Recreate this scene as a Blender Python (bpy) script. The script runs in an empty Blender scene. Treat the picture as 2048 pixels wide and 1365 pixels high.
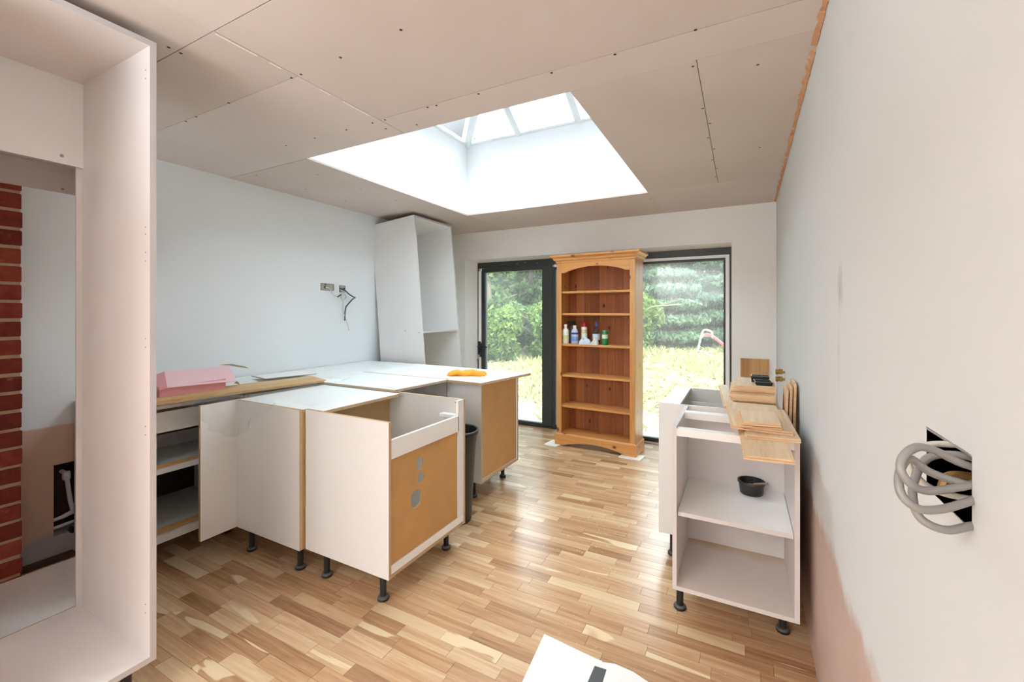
import bpy, math, random
import numpy as np
from mathutils import Vector, Matrix
random.seed(7); rng = np.random.default_rng(7)
sc = bpy.context.scene
C = sc.collection
R = math.radians

def lin(c):
    if isinstance(c, str):
        c = [int(c[i:i+2], 16) / 255 for i in (0, 2, 4)]
    elif max(c) > 1.001:
        c = [x / 255 for x in c]
    return tuple((x / 12.92 if x <= .04045 else ((x + .055) / 1.055) ** 2.4) for x in c) + (1.0,)

# ------------------------------------------------------------------ camera, sky, lights, exposure
cam_d = bpy.data.cameras.new('camera'); cam = bpy.data.objects.new('camera', cam_d); C.objects.link(cam)
cam.location = (0, 0, 1.36)
cam.rotation_euler = (R(90), 0, math.atan2(458, 865))
cam_d.sensor_width = 36; cam_d.lens = 865 / 2048 * 36
cam_d.shift_y = -(682.5 - 627) / 2048
cam_d.clip_start = .02; cam_d.clip_end = 200
sc.camera = cam

w = bpy.data.worlds.new('sky'); sc.world = w; w.use_nodes = True
nt = w.node_tree; nt.nodes.clear()
wo = nt.nodes.new('ShaderNodeOutputWorld'); bg = nt.nodes.new('ShaderNodeBackground')
tc = nt.nodes.new('ShaderNodeTexCoord'); nz = nt.nodes.new('ShaderNodeTexNoise'); nz.inputs['Scale'].default_value = 2.2
nz.inputs['Detail'].default_value = 4
rp = nt.nodes.new('ShaderNodeValToRGB')
rp.color_ramp.elements[0].position = .3; rp.color_ramp.elements[0].color = lin((216, 230, 244))
rp.color_ramp.elements[1].position = .7; rp.color_ramp.elements[1].color = lin((240, 246, 250))
nt.links.new(tc.outputs['Generated'], nz.inputs['Vector']); nt.links.new(nz.outputs['Fac'], rp.inputs['Fac'])
nt.links.new(rp.outputs['Color'], bg.inputs['Color']); bg.inputs['Strength'].default_value = 6.2
nt.links.new(bg.outputs[0], wo.inputs[0])

def area(name, loc, rot, sx, sy, power, col):
    l = bpy.data.lights.new(name, 'AREA'); l.shape = 'RECTANGLE'; l.size = sx; l.size_y = sy; l.energy = power; l.color = col
    o = bpy.data.objects.new(name, l); C.objects.link(o); o.location = loc; o.rotation_euler = rot
    return o
# added fill lights behind the camera, bounced off the ceiling to brighten the room
area('bounce_fill', (-1.9, -1.5, 1.62), (R(180), 0, 0), 1.6, 1.4, 120, (.78, .905, 1.0))
area('bounce_fill_rear', (-1.2, -2.6, 1.62), (R(180), 0, 0), 2.0, .8, 60, (.78, .905, 1.0))

sc.view_settings.view_transform = 'Standard'; sc.view_settings.look = 'None'
sc.view_settings.gamma = 1.0; sc.view_settings.use_curve_mapping = False
sc.view_settings.exposure = 1.05
sc.cycles.max_bounces = 10; sc.cycles.diffuse_bounces = 7; sc.cycles.transparent_max_bounces = 12
sc.cycles.sample_clamp_indirect = 6

# ------------------------------------------------------------------ materials
class NM:
    def __init__(s, name):
        s.m = bpy.data.materials.new(name); s.m.use_nodes = True; s.t = s.m.node_tree; s.t.nodes.clear()
        s.out = s.t.nodes.new('ShaderNodeOutputMaterial')
    def n(s, kind, **kw):
        x = s.t.nodes.new('ShaderNode' + kind)
        for k, v in kw.items():
            if k.startswith('_'): setattr(x, k[1:], v)
            else: x.inputs[k.replace('__', ' ')].default_value = v
        return x
    def l(s, a, b): s.t.links.new(a, b)
    def ramp(s, fac, stops, interp='LINEAR'):
        r = s.t.nodes.new('ShaderNodeValToRGB'); r.color_ramp.interpolation = interp
        e = r.color_ramp.elements
        while len(e) < len(stops): e.new(.5)
        for i, (p, c) in enumerate(stops): e[i].position = p; e[i].color = lin(c)
        if fac is not None: s.l(fac, r.inputs['Fac'])
        return r.outputs['Color']
    def noise(s, vec, scale, detail=3, rough=.5, dist=0):
        x = s.n('TexNoise', Scale=scale, Detail=detail, Roughness=rough, Distortion=dist)
        if vec is not None: s.l(vec, x.inputs['Vector'])
        return x.outputs['Fac']
    def mapv(s, vec, scale=(1, 1, 1), loc=(0, 0, 0), rot=(0, 0, 0)):
        x = s.n('Mapping'); s.l(vec, x.inputs['Vector']); x.inputs['Scale'].default_value = scale
        x.inputs['Location'].default_value = loc; x.inputs['Rotation'].default_value = rot
        return x.outputs['Vector']
    def mix(s, fac, a, b, mode='MIX'):
        x = s.n('Mix', _data_type='RGBA', _blend_type=mode)
        if hasattr(fac, 'is_linked'): s.l(fac, x.inputs[0])
        else: x.inputs[0].default_value = fac
        for v, i in ((a, 6), (b, 7)):
            if hasattr(v, 'is_linked'): s.l(v, x.inputs[i])
            else: x.inputs[i].default_value = lin(v)
        return x.outputs[2]
    def math(s, op, a, b=0.0, clamp=False):
        x = s.n('Math', _operation=op, _use_clamp=clamp)
        for v, i in ((a, 0), (b, 1)):
            if hasattr(v, 'is_linked'): s.l(v, x.inputs[i])
            else: x.inputs[i].default_value = v
        return x.outputs[0]
    def bump(s, h, strength=.2, dist=.002):
        x = s.n('Bump', Strength=strength, Distance=dist); s.l(h, x.inputs['Height']); return x.outputs['Normal']
    def finish(s, col, rough=.5, metal=0, normal=None, spec=.5, coat=0):
        b = s.n('BsdfPrincipled', Metallic=metal)
        for v, k in ((col, 'Base Color'), (rough, 'Roughness')):
            if hasattr(v, 'is_linked'): s.l(v, b.inputs[k])
            else: b.inputs[k].default_value = lin(v) if k == 'Base Color' else v
        b.inputs['Specular IOR Level'].default_value = spec; b.inputs['Coat Weight'].default_value = coat
        if normal is not None: s.l(normal, b.inputs['Normal'])
        s.l(b.outputs[0], s.out.inputs[0]); s.bsdf = b
        return s.m

def plain(name, col, rough=.5, metal=0, var=.06, scale=6, spec=.5, bumpv=.0, bscale=120):
    n = NM(name); pos = n.n('NewGeometry').outputs['Position']
    c0 = lin(col); f = n.noise(pos, scale, 4)
    a = tuple(max(0, x * (1 - var)) for x in c0[:3]) + (1,); b = tuple(min(1, x * (1 + var)) for x in c0[:3]) + (1,)
    m = n.n('Mix', _data_type='RGBA'); n.l(f, m.inputs[0]); m.inputs[6].default_value = a; m.inputs[7].default_value = b
    nn = n.bump(n.noise(pos, bscale, 3), bumpv, .002) if bumpv else None
    return n.finish(m.outputs[2], rough, metal, nn, spec)

M = {}
M['carcass'] = plain('white_melamine', (228, 227, 225), .45, var=.03, scale=2)
M['carcass_grey'] = plain('grey_white_melamine', (214, 212, 207), .45, var=.03, scale=2)
M['carcass_warm'] = plain('warm_white_melamine', (216, 210, 208), .42, var=.03, scale=2)
M['edge_grey'] = plain('grey_edging', (196, 192, 194), .5, var=.05)
M['mdf_edge'] = plain('raw_board_edge', (188, 160, 128), .8, var=.12, scale=40)
M['white_board'] = plain('white_board_face', (238, 238, 236), .35, var=.02, scale=2)
M['black_plastic'] = plain('black_plastic', (38, 38, 38), .4, var=.2, scale=20)
M['grey_plastic'] = plain('grey_plastic_ring', (92, 90, 92), .5)
M['frame'] = plain('anthracite_aluminium', (52, 55, 56), .45, metal=0, var=.08, scale=10)
M['white_strip'] = plain('white_film_strip', (240, 240, 242), .5)
M['screw'] = plain('dark_screw', (50, 42, 38), .5)
M['steel'] = plain('steel', (150, 150, 150), .3, metal=.9)
M['brass'] = plain('brass_fitting', (180, 140, 84), .35, metal=.7)
M['paper'] = plain('white_underlay', (240, 240, 238), .7, var=.03, scale=8)
M['tape'] = plain('dark_grey_tape', (76, 80, 80), .5, var=.25, scale=30)
M['tile'] = plain('white_tile_scrap', (240, 236, 228), .4)
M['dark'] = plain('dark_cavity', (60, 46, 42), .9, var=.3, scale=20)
M['pipe'] = plain('white_pipe', (224, 222, 220), .35)
M['cable_grey'] = plain('grey_cable', (140, 137, 134), .33, var=.1)
M['cable_dark'] = plain('dark_cable', (72, 74, 74), .45)
M['cable_white'] = plain('pale_cable', (206, 205, 196), .5)
M['metal_box'] = plain('galvanised_box', (176, 176, 172), .4, metal=.4, var=.2, scale=30)
M['roof'] = plain('roof_deck', (120, 116, 110), .9)
M['shaft'] = plain('white_shaft_plaster', (236, 238, 240), .7, var=.01)
M['lantern'] = plain('white_lantern_bar', (222, 228, 230), .4)
M['pink'] = plain('pink_card', (226, 160, 166), .55, var=.04)
M['pink_light'] = plain('pale_pink_card', (236, 196, 200), .5, var=.03)
M['card_brown'] = plain('brown_card', (150, 132, 108), .8, var=.1)
M['orange'] = plain('orange_cloth', (236, 150, 44), .85, var=.15, scale=60, bumpv=.5)
M['red'] = plain('red_plastic', (196, 34, 36), .4)
M['slide_red'] = plain('faded_red_plastic', (226, 88, 98), .45)
M['white_paint'] = plain('white_tube', (236, 232, 228), .4)
M['blue'] = plain('blue_plastic', (66, 90, 150), .4)
M['bottle_white'] = plain('white_bottle', (236, 236, 226), .35)
M['label_yellow'] = plain('yellow_label', (212, 206, 150), .5, scale=90, var=.4)
M['label_navy'] = plain('navy_label', (52, 66, 128), .4)
M['lilac'] = plain('lilac_bottle', (186, 190, 216), .3)
M['label_blue'] = plain('blue_label', (104, 146, 206), .4)
M['green_can'] = plain('green_can', (34, 140, 92), .35, metal=.2)
M['label_pale'] = plain('pale_label', (214, 226, 190), .4, var=.35, scale=90)
M['silver'] = plain('silver_rim', (200, 196, 190), .3, metal=.8)
M['cloth_blue'] = plain('pale_blue_cloth', (190, 206, 218), .8, var=.12, scale=60)
M['bag'] = plain('grey_white_bag', (214, 212, 208), .4, var=.2, scale=50)
M['mortar'] = plain('lime_mortar', (184, 156, 128), .95, var=.2, scale=30, bumpv=.6)
M['dirt'] = plain('dark_debris', (88, 66, 50), .95, var=.3, scale=40)
M['pink_plaster'] = plain('bare_pink_plaster', (196, 146, 112), .9, var=.15, scale=30)

def wood(name, dark, mid, light, axis=0, rough=.5, scale=1.0, knots=False, tone=False, coord='Object', knot_col=(92, 44, 20), coat=0, sap=None, spec=.5):
    n = NM(name)
    if coord == 'Object': pos = n.n('TexCoord').outputs['Object']
    else: pos = n.n('NewGeometry').outputs['Position']
    tn = None
    if tone:
        at = n.n('Attribute'); at.attribute_name = 'tone'; tn = at.outputs['Fac']
        sc_ = n.math('MULTIPLY', tn, 37.0); cx = n.n('CombineXYZ'); n.l(sc_, cx.inputs[0]); n.l(sc_, cx.inputs[1]); n.l(sc_, cx.inputs[2])
        va = n.n('VectorMath', _operation='ADD'); n.l(pos, va.inputs[0]); n.l(cx.outputs[0], va.inputs[1]); pos = va.outputs[0]
    s = [26 * scale] * 3; s[axis] = 1.5 * scale
    v = n.mapv(pos, s)
    f1 = n.noise(v, 1.0, 5, .6, 1.4)
    s2 = [140 * scale] * 3; s2[axis] = 5 * scale
    f2 = n.noise(n.mapv(pos, s2), 1.0, 3, .6)
    f = n.math('ADD', n.math('MULTIPLY', f1, .8), n.math('MULTIPLY', f2, .28))
    if tone:
        f = n.math('ADD', f, n.math('MULTIPLY', n.math('SUBTRACT', tn, .5), .62))
    col = n.ramp(f, [(.22, dark), (.52, mid), (.86, light)])
    if sap:
        s3 = [9.] * 3; s3[axis] = 1.6
        sf = n.noise(n.mapv(pos, s3), 1.0, 2, .4, .8)
        msk = n.ramp(sf, [(.62, (0, 0, 0)), (.635, (255, 255, 255))])
        tm = n.math('GREATER_THAN', n.math('FRACT', n.math('MULTIPLY', tn, 13.7)), .78)
        mm = n.math('MULTIPLY', msk, n.math('MULTIPLY', tm, .75))
        col = n.mix(mm, col, sap)
    if knots:
        s4 = [7.5] * 3; s4[axis] = 5.0
        vo = n.n('TexVoronoi', Scale=1.0); n.l(n.mapv(pos, s4), vo.inputs['Vector'])
        k = n.ramp(vo.outputs['Distance'], [(.07, (255, 255, 255)), (.13, (70, 70, 70)), (.2, (0, 0, 0))])
        col = n.mix(k, col, knot_col)
    nn = n.bump(f2, .12, .001)
    return n.finish(col, rough, 0, nn, spec, coat)

M['oak_floor'] = wood('oak_parquet', (150, 110, 76), (190, 152, 114), (216, 190, 154), 0, .26, 1.0, tone=True, coord='Pos', sap=(234, 216, 180), spec=.6)
M['oak_y'] = wood('pale_oak_board', (176, 142, 104), (214, 186, 150), (232, 212, 182), 1, .5, 1.0, tone=True, coord='Pos')
M['oak_edge'] = wood('oak_ply_edge', (186, 138, 98), (220, 182, 142), (238, 212, 178), 0, .7, 1.0, coord='Pos')
M['oak_strip'] = wood('oak_strip', (146, 108, 62), (196, 158, 104), (220, 192, 144), 1, .5, 1.0, tone=True, coord='Pos')
M['oak_panel'] = wood('oak_panel', (150, 100, 52), (190, 140, 84), (214, 176, 120), 2, .5, 1.0, tone=True, coord='Pos', knots=True)
M['pine_v'] = wood('honey_pine_upright', (172, 108, 56), (206, 146, 84), (222, 174, 116), 2, .38, .8, knots=True, knot_col=(110, 54, 24))
M['pine_h'] = wood('honey_pine_rail', (178, 112, 56), (208, 146, 82), (224, 170, 108), 0, .36, .8, knots=True, knot_col=(120, 60, 26))
M['pine_back'] = wood('dark_pine_backing', (138, 76, 38), (170, 102, 56), (190, 124, 74), 2, .5, .7, knots=True, tone=True, knot_col=(84, 36, 18))
M['hardboard'] = plain('brown_hardboard', (196, 150, 92), .75, var=.12, scale=9)
M['hardboard_dull'] = plain('dull_hardboard', (184, 152, 104), .8, var=.1, scale=7)

def wall_paint(name, paint, plaster, zb=None, edge=.03, var=.02, spots=(), extra=None):
    n = NM(name); pos = n.n('NewGeometry').outputs['Position']
    f = n.noise(pos, 1.6, 5, .6)
    c = lin(paint)
    m = n.n('Mix', _data_type='RGBA'); n.l(f, m.inputs[0])
    m.inputs[6].default_value = tuple(x * (1 - var * 2) for x in c[:3]) + (1,); m.inputs[7].default_value = tuple(min(1, x * (1 + var)) for x in c[:3]) + (1,)
    col = m.outputs[2]
    sep = n.n('SeparateXYZ'); n.l(pos, sep.inputs[0])
    if zb is not None:
        pl = n.mix(n.noise(pos, 9, 5, .6), tuple(x * .93 for x in plaster), plaster)
        z = n.math('ADD', sep.outputs['Z'], n.math('MULTIPLY', n.math('SUBTRACT', n.noise(pos, 5, 4, .6), .5), edge * 4))
        msk = n.math('MULTIPLY', n.math('SUBTRACT', z, zb), 1 / max(edge, .002), clamp=True)
        col = n.mix(msk, pl, col)
        if extra:      # grey lower coat
            z2, c2 = extra
            m2 = n.math('MULTIPLY', n.math('SUBTRACT', n.math('ADD', sep.outputs['Z'], n.math('MULTIPLY', n.math('SUBTRACT', n.noise(pos, 4, 4), .5), .2)), z2), 60, clamp=True)
            col = n.mix(m2, c2, col)
    for (px_, py_, pz_, ry, rz, cc) in spots:   # stains left on the wall
        dy = n.math('DIVIDE', n.math('SUBTRACT', sep.outputs['Y'], py_), ry)
        dz = n.math('DIVIDE', n.math('SUBTRACT', sep.outputs['Z'], pz_), rz)
        d = n.math('SQRT', n.math('ADD', n.math('MULTIPLY', dy, dy), n.math('MULTIPLY', dz, dz)))
        d = n.math('ADD', d, n.math('MULTIPLY', n.math('SUBTRACT', n.noise(pos, 30, 4), .5), .9))
        k = n.math('MULTIPLY', n.math('SUBTRACT', 1.0, d, True), .55, True)
        col = n.mix(k, col, cc)
    nn = n.bump(n.noise(pos, 14, 5, .6), .12, .004)
    return n.finish(col, .72, 0, nn, .35)
M['wall_left'] = wall_paint('blue_white_wall', (226, 230, 231), (216, 184, 162), .735, .012, extra=(.13, (176, 172, 176)))
M['wall_right'] = wall_paint('white_wall_right', (211, 213, 213), (200, 174, 160), .60, .05, spots=((.25, 1.5, 1.43, .05, .09, (150, 148, 152)), (.25, 1.52, 1.25, .03, .12, (190, 190, 190)), (.25, 2.5, .98, .03, .12, (180, 184, 186)), (.25, 1.95, .98, .018, .06, (190, 190, 192))))
M['wall_back'] = wall_paint('white_wall_back', (236, 235, 232), (214, 176, 150))
M['wall_plain'] = wall_paint('white_wall_rear', (226, 222, 216), (214, 176, 150))

def plasterboard():
    n = NM('bare_plasterboard'); pos = n.n('NewGeometry').outputs['Position']
    at = n.n('Attribute'); at.attribute_name = 'tone'
    f = n.math('ADD', n.math('MULTIPLY', n.noise(pos, 1.1, 4, .55), .7), n.math('MULTIPLY', at.outputs['Fac'], .3))
    col = n.ramp(f, [(.25, (196, 183, 173)), (.75, (213, 202, 197))])
    sp = n.ramp(n.noise(pos, 5.5, 5, .7), [(.72, (0, 0, 0)), (.8, (110, 110, 110))])
    col = n.mix(sp, col, (226, 212, 204))
    return n.finish(col, .85, 0, n.bump(n.noise(pos, 200, 2), .05, .001), .2)
M['plasterboard'] = plasterboard()
M['joint'] = plain('board_joint', (120, 96, 80), .9)

def glass(name, tint=(244, 250, 250), refl=1.0, rough=0.0):
    n = NM(name)
    tr = n.n('BsdfTransparent'); tr.inputs['Color'].default_value = lin(tint)
    gl = n.n('BsdfGlossy', Roughness=rough); fr = n.n('Fresnel', IOR=1.45)
    mx = n.n('MixShader'); n.l(n.math('MULTIPLY', fr.outputs[0], refl), mx.inputs[0]); n.l(tr.outputs[0], mx.inputs[1]); n.l(gl.outputs[0], mx.inputs[2])
    n.l(mx.outputs[0], n.out.inputs[0]); return n.m
M['glass'] = glass('window_glass')
M['glass_hazy'] = None
def hazy_glass():
    n = NM('hazy_window_glass'); pos = n.n('NewGeometry').outputs['Position']
    tr = n.n('BsdfTransparent'); tr.inputs['Color'].default_value = lin((246, 251, 250))
    gl = n.n('BsdfGlossy', Roughness=0.0); fr = n.n('Fresnel', IOR=1.45)
    mx = n.n('MixShader'); n.l(fr.outputs[0], mx.inputs[0]); n.l(tr.outputs[0], mx.inputs[1]); n.l(gl.outputs[0], mx.inputs[2])
    df = n.n('BsdfTranslucent'); df.inputs['Color'].default_value = lin((235, 238, 235))
    k = n.math('MULTIPLY', n.noise(pos, 1.2, 3, .5), .09)  # thin uneven white haze mixed over the clear pane
    m2 = n.n('MixShader'); n.l(k, m2.inputs[0]); n.l(mx.outputs[0], m2.inputs[1]); n.l(df.outputs[0], m2.inputs[2])
    n.l(m2.outputs[0], n.out.inputs[0]); return n.m
M['glass_hazy'] = hazy_glass()
def plastic_film():
    n = NM('clear_dust_sheet'); pos = n.n('NewGeometry').outputs['Position']
    tr = n.n('BsdfTransparent'); tr.inputs['Color'].default_value = lin((250, 252, 252))
    b = n.n('BsdfPrincipled', Roughness=.3); b.inputs['Base Color'].default_value = lin((248, 250, 250)); b.inputs['Specular IOR Level'].default_value = .8
    n.l(n.bump(n.noise(n.mapv(pos, (1, 1.6, 1)), 16, 5, .6, 1.5), .5, .008), b.inputs['Normal'])
    f = n.math('ADD', n.math('MULTIPLY', n.noise(pos, 7, 4, .6, 1.0), .16), .0, True)
    mx = n.n('MixShader'); n.l(f, mx.inputs[0]); n.l(tr.outputs[0], mx.inputs[1]); tl = n.n('BsdfTranslucent'); tl.inputs['Color'].default_value = (.95, .97, .97, 1); m3 = n.n('MixShader'); m3.inputs[0].default_value = .45; n.l(b.outputs[0], m3.inputs[1]); n.l(tl.outputs[0], m3.inputs[2]); n.l(m3.outputs[0], mx.inputs[2])
    n.l(mx.outputs[0], n.out.inputs[0]); return n.m
M['film'] = plastic_film()
M['clear_bottle'] = glass('clear_bottle_plastic', (214, 224, 222), 1.5, .1)

def brick_mat():
    n = NM('red_brick'); pos = n.n('NewGeometry').outputs['Position']
    at = n.n('Attribute'); at.attribute_name = 'tone'
    f = n.math('ADD', n.math('MULTIPLY', n.noise(pos, 22, 5, .6), .6), n.math('MULTIPLY', at.outputs['Fac'], .4))
    col = n.ramp(f, [(.25, (100, 44, 35)), (.55, (132, 58, 45)), (.85, (158, 82, 62))])
    sm = n.ramp(n.noise(n.mapv(pos, (1, 1, 1.6)), 16, 6, .75), [(.6, (0, 0, 0)), (.68, (150, 150, 150))])
    col = n.mix(sm, col, (196, 140, 110))
    return n.finish(col, .9, 0, n.bump(n.noise(pos, 90, 4), .5, .003), .2)
M['brick'] = brick_mat()

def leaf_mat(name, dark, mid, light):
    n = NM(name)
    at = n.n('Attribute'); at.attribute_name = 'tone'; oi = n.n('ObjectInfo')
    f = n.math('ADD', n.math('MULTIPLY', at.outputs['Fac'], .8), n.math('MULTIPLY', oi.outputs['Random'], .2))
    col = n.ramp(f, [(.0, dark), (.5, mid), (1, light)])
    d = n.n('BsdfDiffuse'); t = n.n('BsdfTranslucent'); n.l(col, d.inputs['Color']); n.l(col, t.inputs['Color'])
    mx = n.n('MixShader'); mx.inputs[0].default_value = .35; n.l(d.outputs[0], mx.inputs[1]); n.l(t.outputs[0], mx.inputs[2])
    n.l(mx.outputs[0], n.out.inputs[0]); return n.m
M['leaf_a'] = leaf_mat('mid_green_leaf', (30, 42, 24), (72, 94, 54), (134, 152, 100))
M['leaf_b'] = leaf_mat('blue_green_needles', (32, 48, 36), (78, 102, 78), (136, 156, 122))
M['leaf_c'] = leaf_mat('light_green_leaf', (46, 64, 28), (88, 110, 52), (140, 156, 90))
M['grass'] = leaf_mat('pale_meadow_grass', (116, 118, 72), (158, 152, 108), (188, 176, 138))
M['branch'] = plain('bare_branch', (138, 126, 106), .9)
M['bark'] = plain('bark', (96, 84, 66), .9, var=.3, scale=20, bumpv=.8, bscale=40)
def ground_mat():
    n = NM('meadow_ground'); pos = n.n('NewGeometry').outputs['Position']
    f = n.noise(pos, .9, 6, .65)
    col = n.ramp(f, [(.3, (116, 120, 78)), (.55, (156, 150, 108)), (.75, (176, 160, 130))])
    return n.finish(col, .95, 0, n.bump(n.noise(pos, 20, 4), .6, .03), .1)
M['ground'] = ground_mat()
def gravel_mat():
    n = NM('pale_gravel'); pos = n.n('NewGeometry').outputs['Position']
    vo = n.n('TexVoronoi', Scale=34); n.l(pos, vo.inputs['Vector'])
    col = n.ramp(n.math('ADD', n.math('MULTIPLY', vo.outputs['Distance'], .7), n.math('MULTIPLY', n.noise(pos, 3, 4), .6)), [(.2, (120, 118, 110)), (.8, (180, 178, 170))])
    return n.finish(col, .9, 0, n.bump(vo.outputs['Distance'], .6, .02), .2)
M['gravel'] = gravel_mat()
M['stained'] = None
def stained():
    n = NM('stained_melamine_base'); pos = n.n('NewGeometry').outputs['Position']
    sep = n.n('SeparateXYZ'); n.l(pos, sep.inputs[0])
    g = n.math('MULTIPLY', n.math('SUBTRACT', n.math('ADD', sep.outputs['Y'], n.math('MULTIPLY', n.noise(pos, 7, 4), .12)), 2.46), 9, True)
    c = n.mix(g, (222, 212, 206), (196, 164, 112))
    return n.finish(c, .45)
M['stained'] = stained()

# ------------------------------------------------------------------ mesh helpers
class MB:
    def __init__(s): s.v = []; s.f = []; s.m = []
    def add(s, vs, fs, m=0):
        b = len(s.v); s.v += [tuple(p) for p in vs]
        for i, f in enumerate(fs):
            s.f.append([b + k for k in f]); s.m.append(m[i] if isinstance(m, (list, tuple)) else m)
        return s
    def box(s, x0, x1, y0, y1, z0, z1, m=0):
        vs = [(x, y, z) for x in (x0, x1) for y in (y0, y1) for z in (z0, z1)]
        return s.add(vs, [(0, 1, 3, 2), (4, 6, 7, 5), (0, 4, 5, 1), (2, 3, 7, 6), (0, 2, 6, 4), (1, 5, 7, 3)], m)
    def panel(s, x0, x1, y0, y1, z0, z1, mf=0, me=1):
        d = (abs(x1 - x0), abs(y1 - y0), abs(z1 - z0)); a = d.index(min(d))
        ms = [me] * 6; ms[2 * a] = mf; ms[2 * a + 1] = mf
        return s.box(x0, x1, y0, y1, z0, z1, ms)
    def prism(s, pts, vec, m=0, mside=None):
        n = len(pts); v = Vector(vec)
        vs = [Vector(p) for p in pts] + [Vector(p) + v for p in pts]
        fs = [tuple(range(n))[::-1], tuple(range(n, 2 * n))] + [(i, (i + 1) % n, n + (i + 1) % n, n + i) for i in range(n)]
        return s.add(vs, fs, [m, m] + [m if mside is None else mside] * n)
    def tube(s, pts, r, n=8, m=0, closed=False):
        P = [Vector(p) for p in pts]; k = len(P); rs = r if isinstance(r, (list, tuple)) else [r] * k
        base = len(s.v); up = None
        for i, p in enumerate(P):
            a = P[(i - 1) % k] if (i > 0 or closed) else P[i]; b = P[(i + 1) % k] if (i < k - 1 or closed) else P[i]
            t = (b - a).normalized()
            if up is None:
                up = Vector((0, 0, 1)) if abs(t.z) < .9 else Vector((1, 0, 0))
            up = (up - t * up.dot(t)).normalized(); sd = t.cross(up)
            for j in range(n):
                an = 2 * math.pi * j / n; s.v.append(tuple(p + (up * math.cos(an) + sd * math.sin(an)) * rs[i]))
        for i in range(k if closed else k - 1):
            for j in range(n):
                a = base + i * n; b = base + ((i + 1) % k) * n
                s.f.append([a + j, a + (j + 1) % n, b + (j + 1) % n, b + j]); s.m.append(m)
        if not closed:
            s.f.append([base + j for j in range(n)][::-1]); s.m.append(m); s.f.append([base + (k - 1) * n + j for j in range(n)]); s.m.append(m)
        return s
    def lathe(s, c, prof, n=20, m=0, sx=1, sy=1, ms=None):
        b = len(s.v)
        for r, z in prof:
            for j in range(n):
                a = 2 * math.pi * j / n; s.v.append((c[0] + r * sx * math.cos(a), c[1] + r * sy * math.sin(a), c[2] + z))
        for i in range(len(prof) - 1):
            for j in range(n):
                s.f.append([b + i * n + j, b + i * n + (j + 1) % n, b + (i + 1) * n + (j + 1) % n, b + (i + 1) * n + j]); s.m.append(m if ms is None else ms[i])
        if prof[0][0] > 1e-6: s.f.append([b + j for j in range(n)][::-1]); s.m.append(m if ms is None else ms[0])
        if prof[-1][0] > 1e-6: s.f.append([b + (len(prof) - 1) * n + j for j in range(n)]); s.m.append(m if ms is None else ms[-1])
        return s
    def build(s, name, mats, parent=None, smooth=False, bevel=0, tone=None, label=None, kind=None, local=False):
        me = bpy.data.meshes.new(name)
        off = Vector((0, 0, 0))
        if parent is not None and not local: off = ORG.get(parent, Vector((0, 0, 0)))
        me.from_pydata([tuple(Vector(p) - off) for p in s.v], [], s.f); me.update()
        if not isinstance(mats, (list, tuple)): mats = [mats]
        for m in mats: me.materials.append(M[m])
        me.polygons.foreach_set('material_index', s.m)
        if smooth: me.polygons.foreach_set('use_smooth', [True] * len(s.f))
        if tone is not None:
            a = me.attributes.new('tone', 'FLOAT', 'POINT'); a.data.foreach_set('value', [tone] * len(s.v))
        o = bpy.data.objects.new(name, me); C.objects.link(o)
        if parent is not None: o.parent = parent; ORG[o] = off
        if bevel:
            b = o.modifiers.new('bevel', 'BEVEL'); b.width = bevel; b.segments = 2; b.limit_method = 'ANGLE'
        if smooth:
            try:
                e = o.modifiers.new('edge', 'EDGE_SPLIT'); e.split_angle = R(38)
            except Exception: pass
        if label: o['label'] = label
        if kind: o['kind'] = kind
        return o
ORG = {}
def smooth_pts(pts, n=6):
    P_ = [Vector(p) for p in pts]; out = []
    for i in range(len(P_) - 1):
        p0 = P_[max(i - 1, 0)]; p1 = P_[i]; p2 = P_[i + 1]; p3 = P_[min(i + 2, len(P_) - 1)]
        for k in range(n):
            t = k / n
            out.append(.5 * ((2 * p1) + (-p0 + p2) * t + (2 * p0 - 5 * p1 + 4 * p2 - p3) * t * t + (-p0 + 3 * p1 - 3 * p2 + p3) * t ** 3))
    out.append(P_[-1]); return out
def thing(name, label, cat, loc=(0, 0, 0), group=None, kind=None):
    o = bpy.data.objects.new(name, None); C.objects.link(o); o.location = loc; o.empty_display_size = .05
    ORG[o] = Vector(loc)
    if label: o['label'] = label
    if cat: o['category'] = cat
    if group: o['group'] = group
    if kind: o['kind'] = kind
    return o
def tag(o, label, cat, group=None):
    o['label'] = label; o['category'] = cat
    if group: o['group'] = group
    return o
def struct(o): o['kind'] = 'structure'; return o
def copy_part(src, parent, loc):
    c = src.copy(); C.objects.link(c); c.parent = parent; c.location = Vector(loc) - ORG.get(parent, Vector((0, 0, 0)))
    return c
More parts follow.
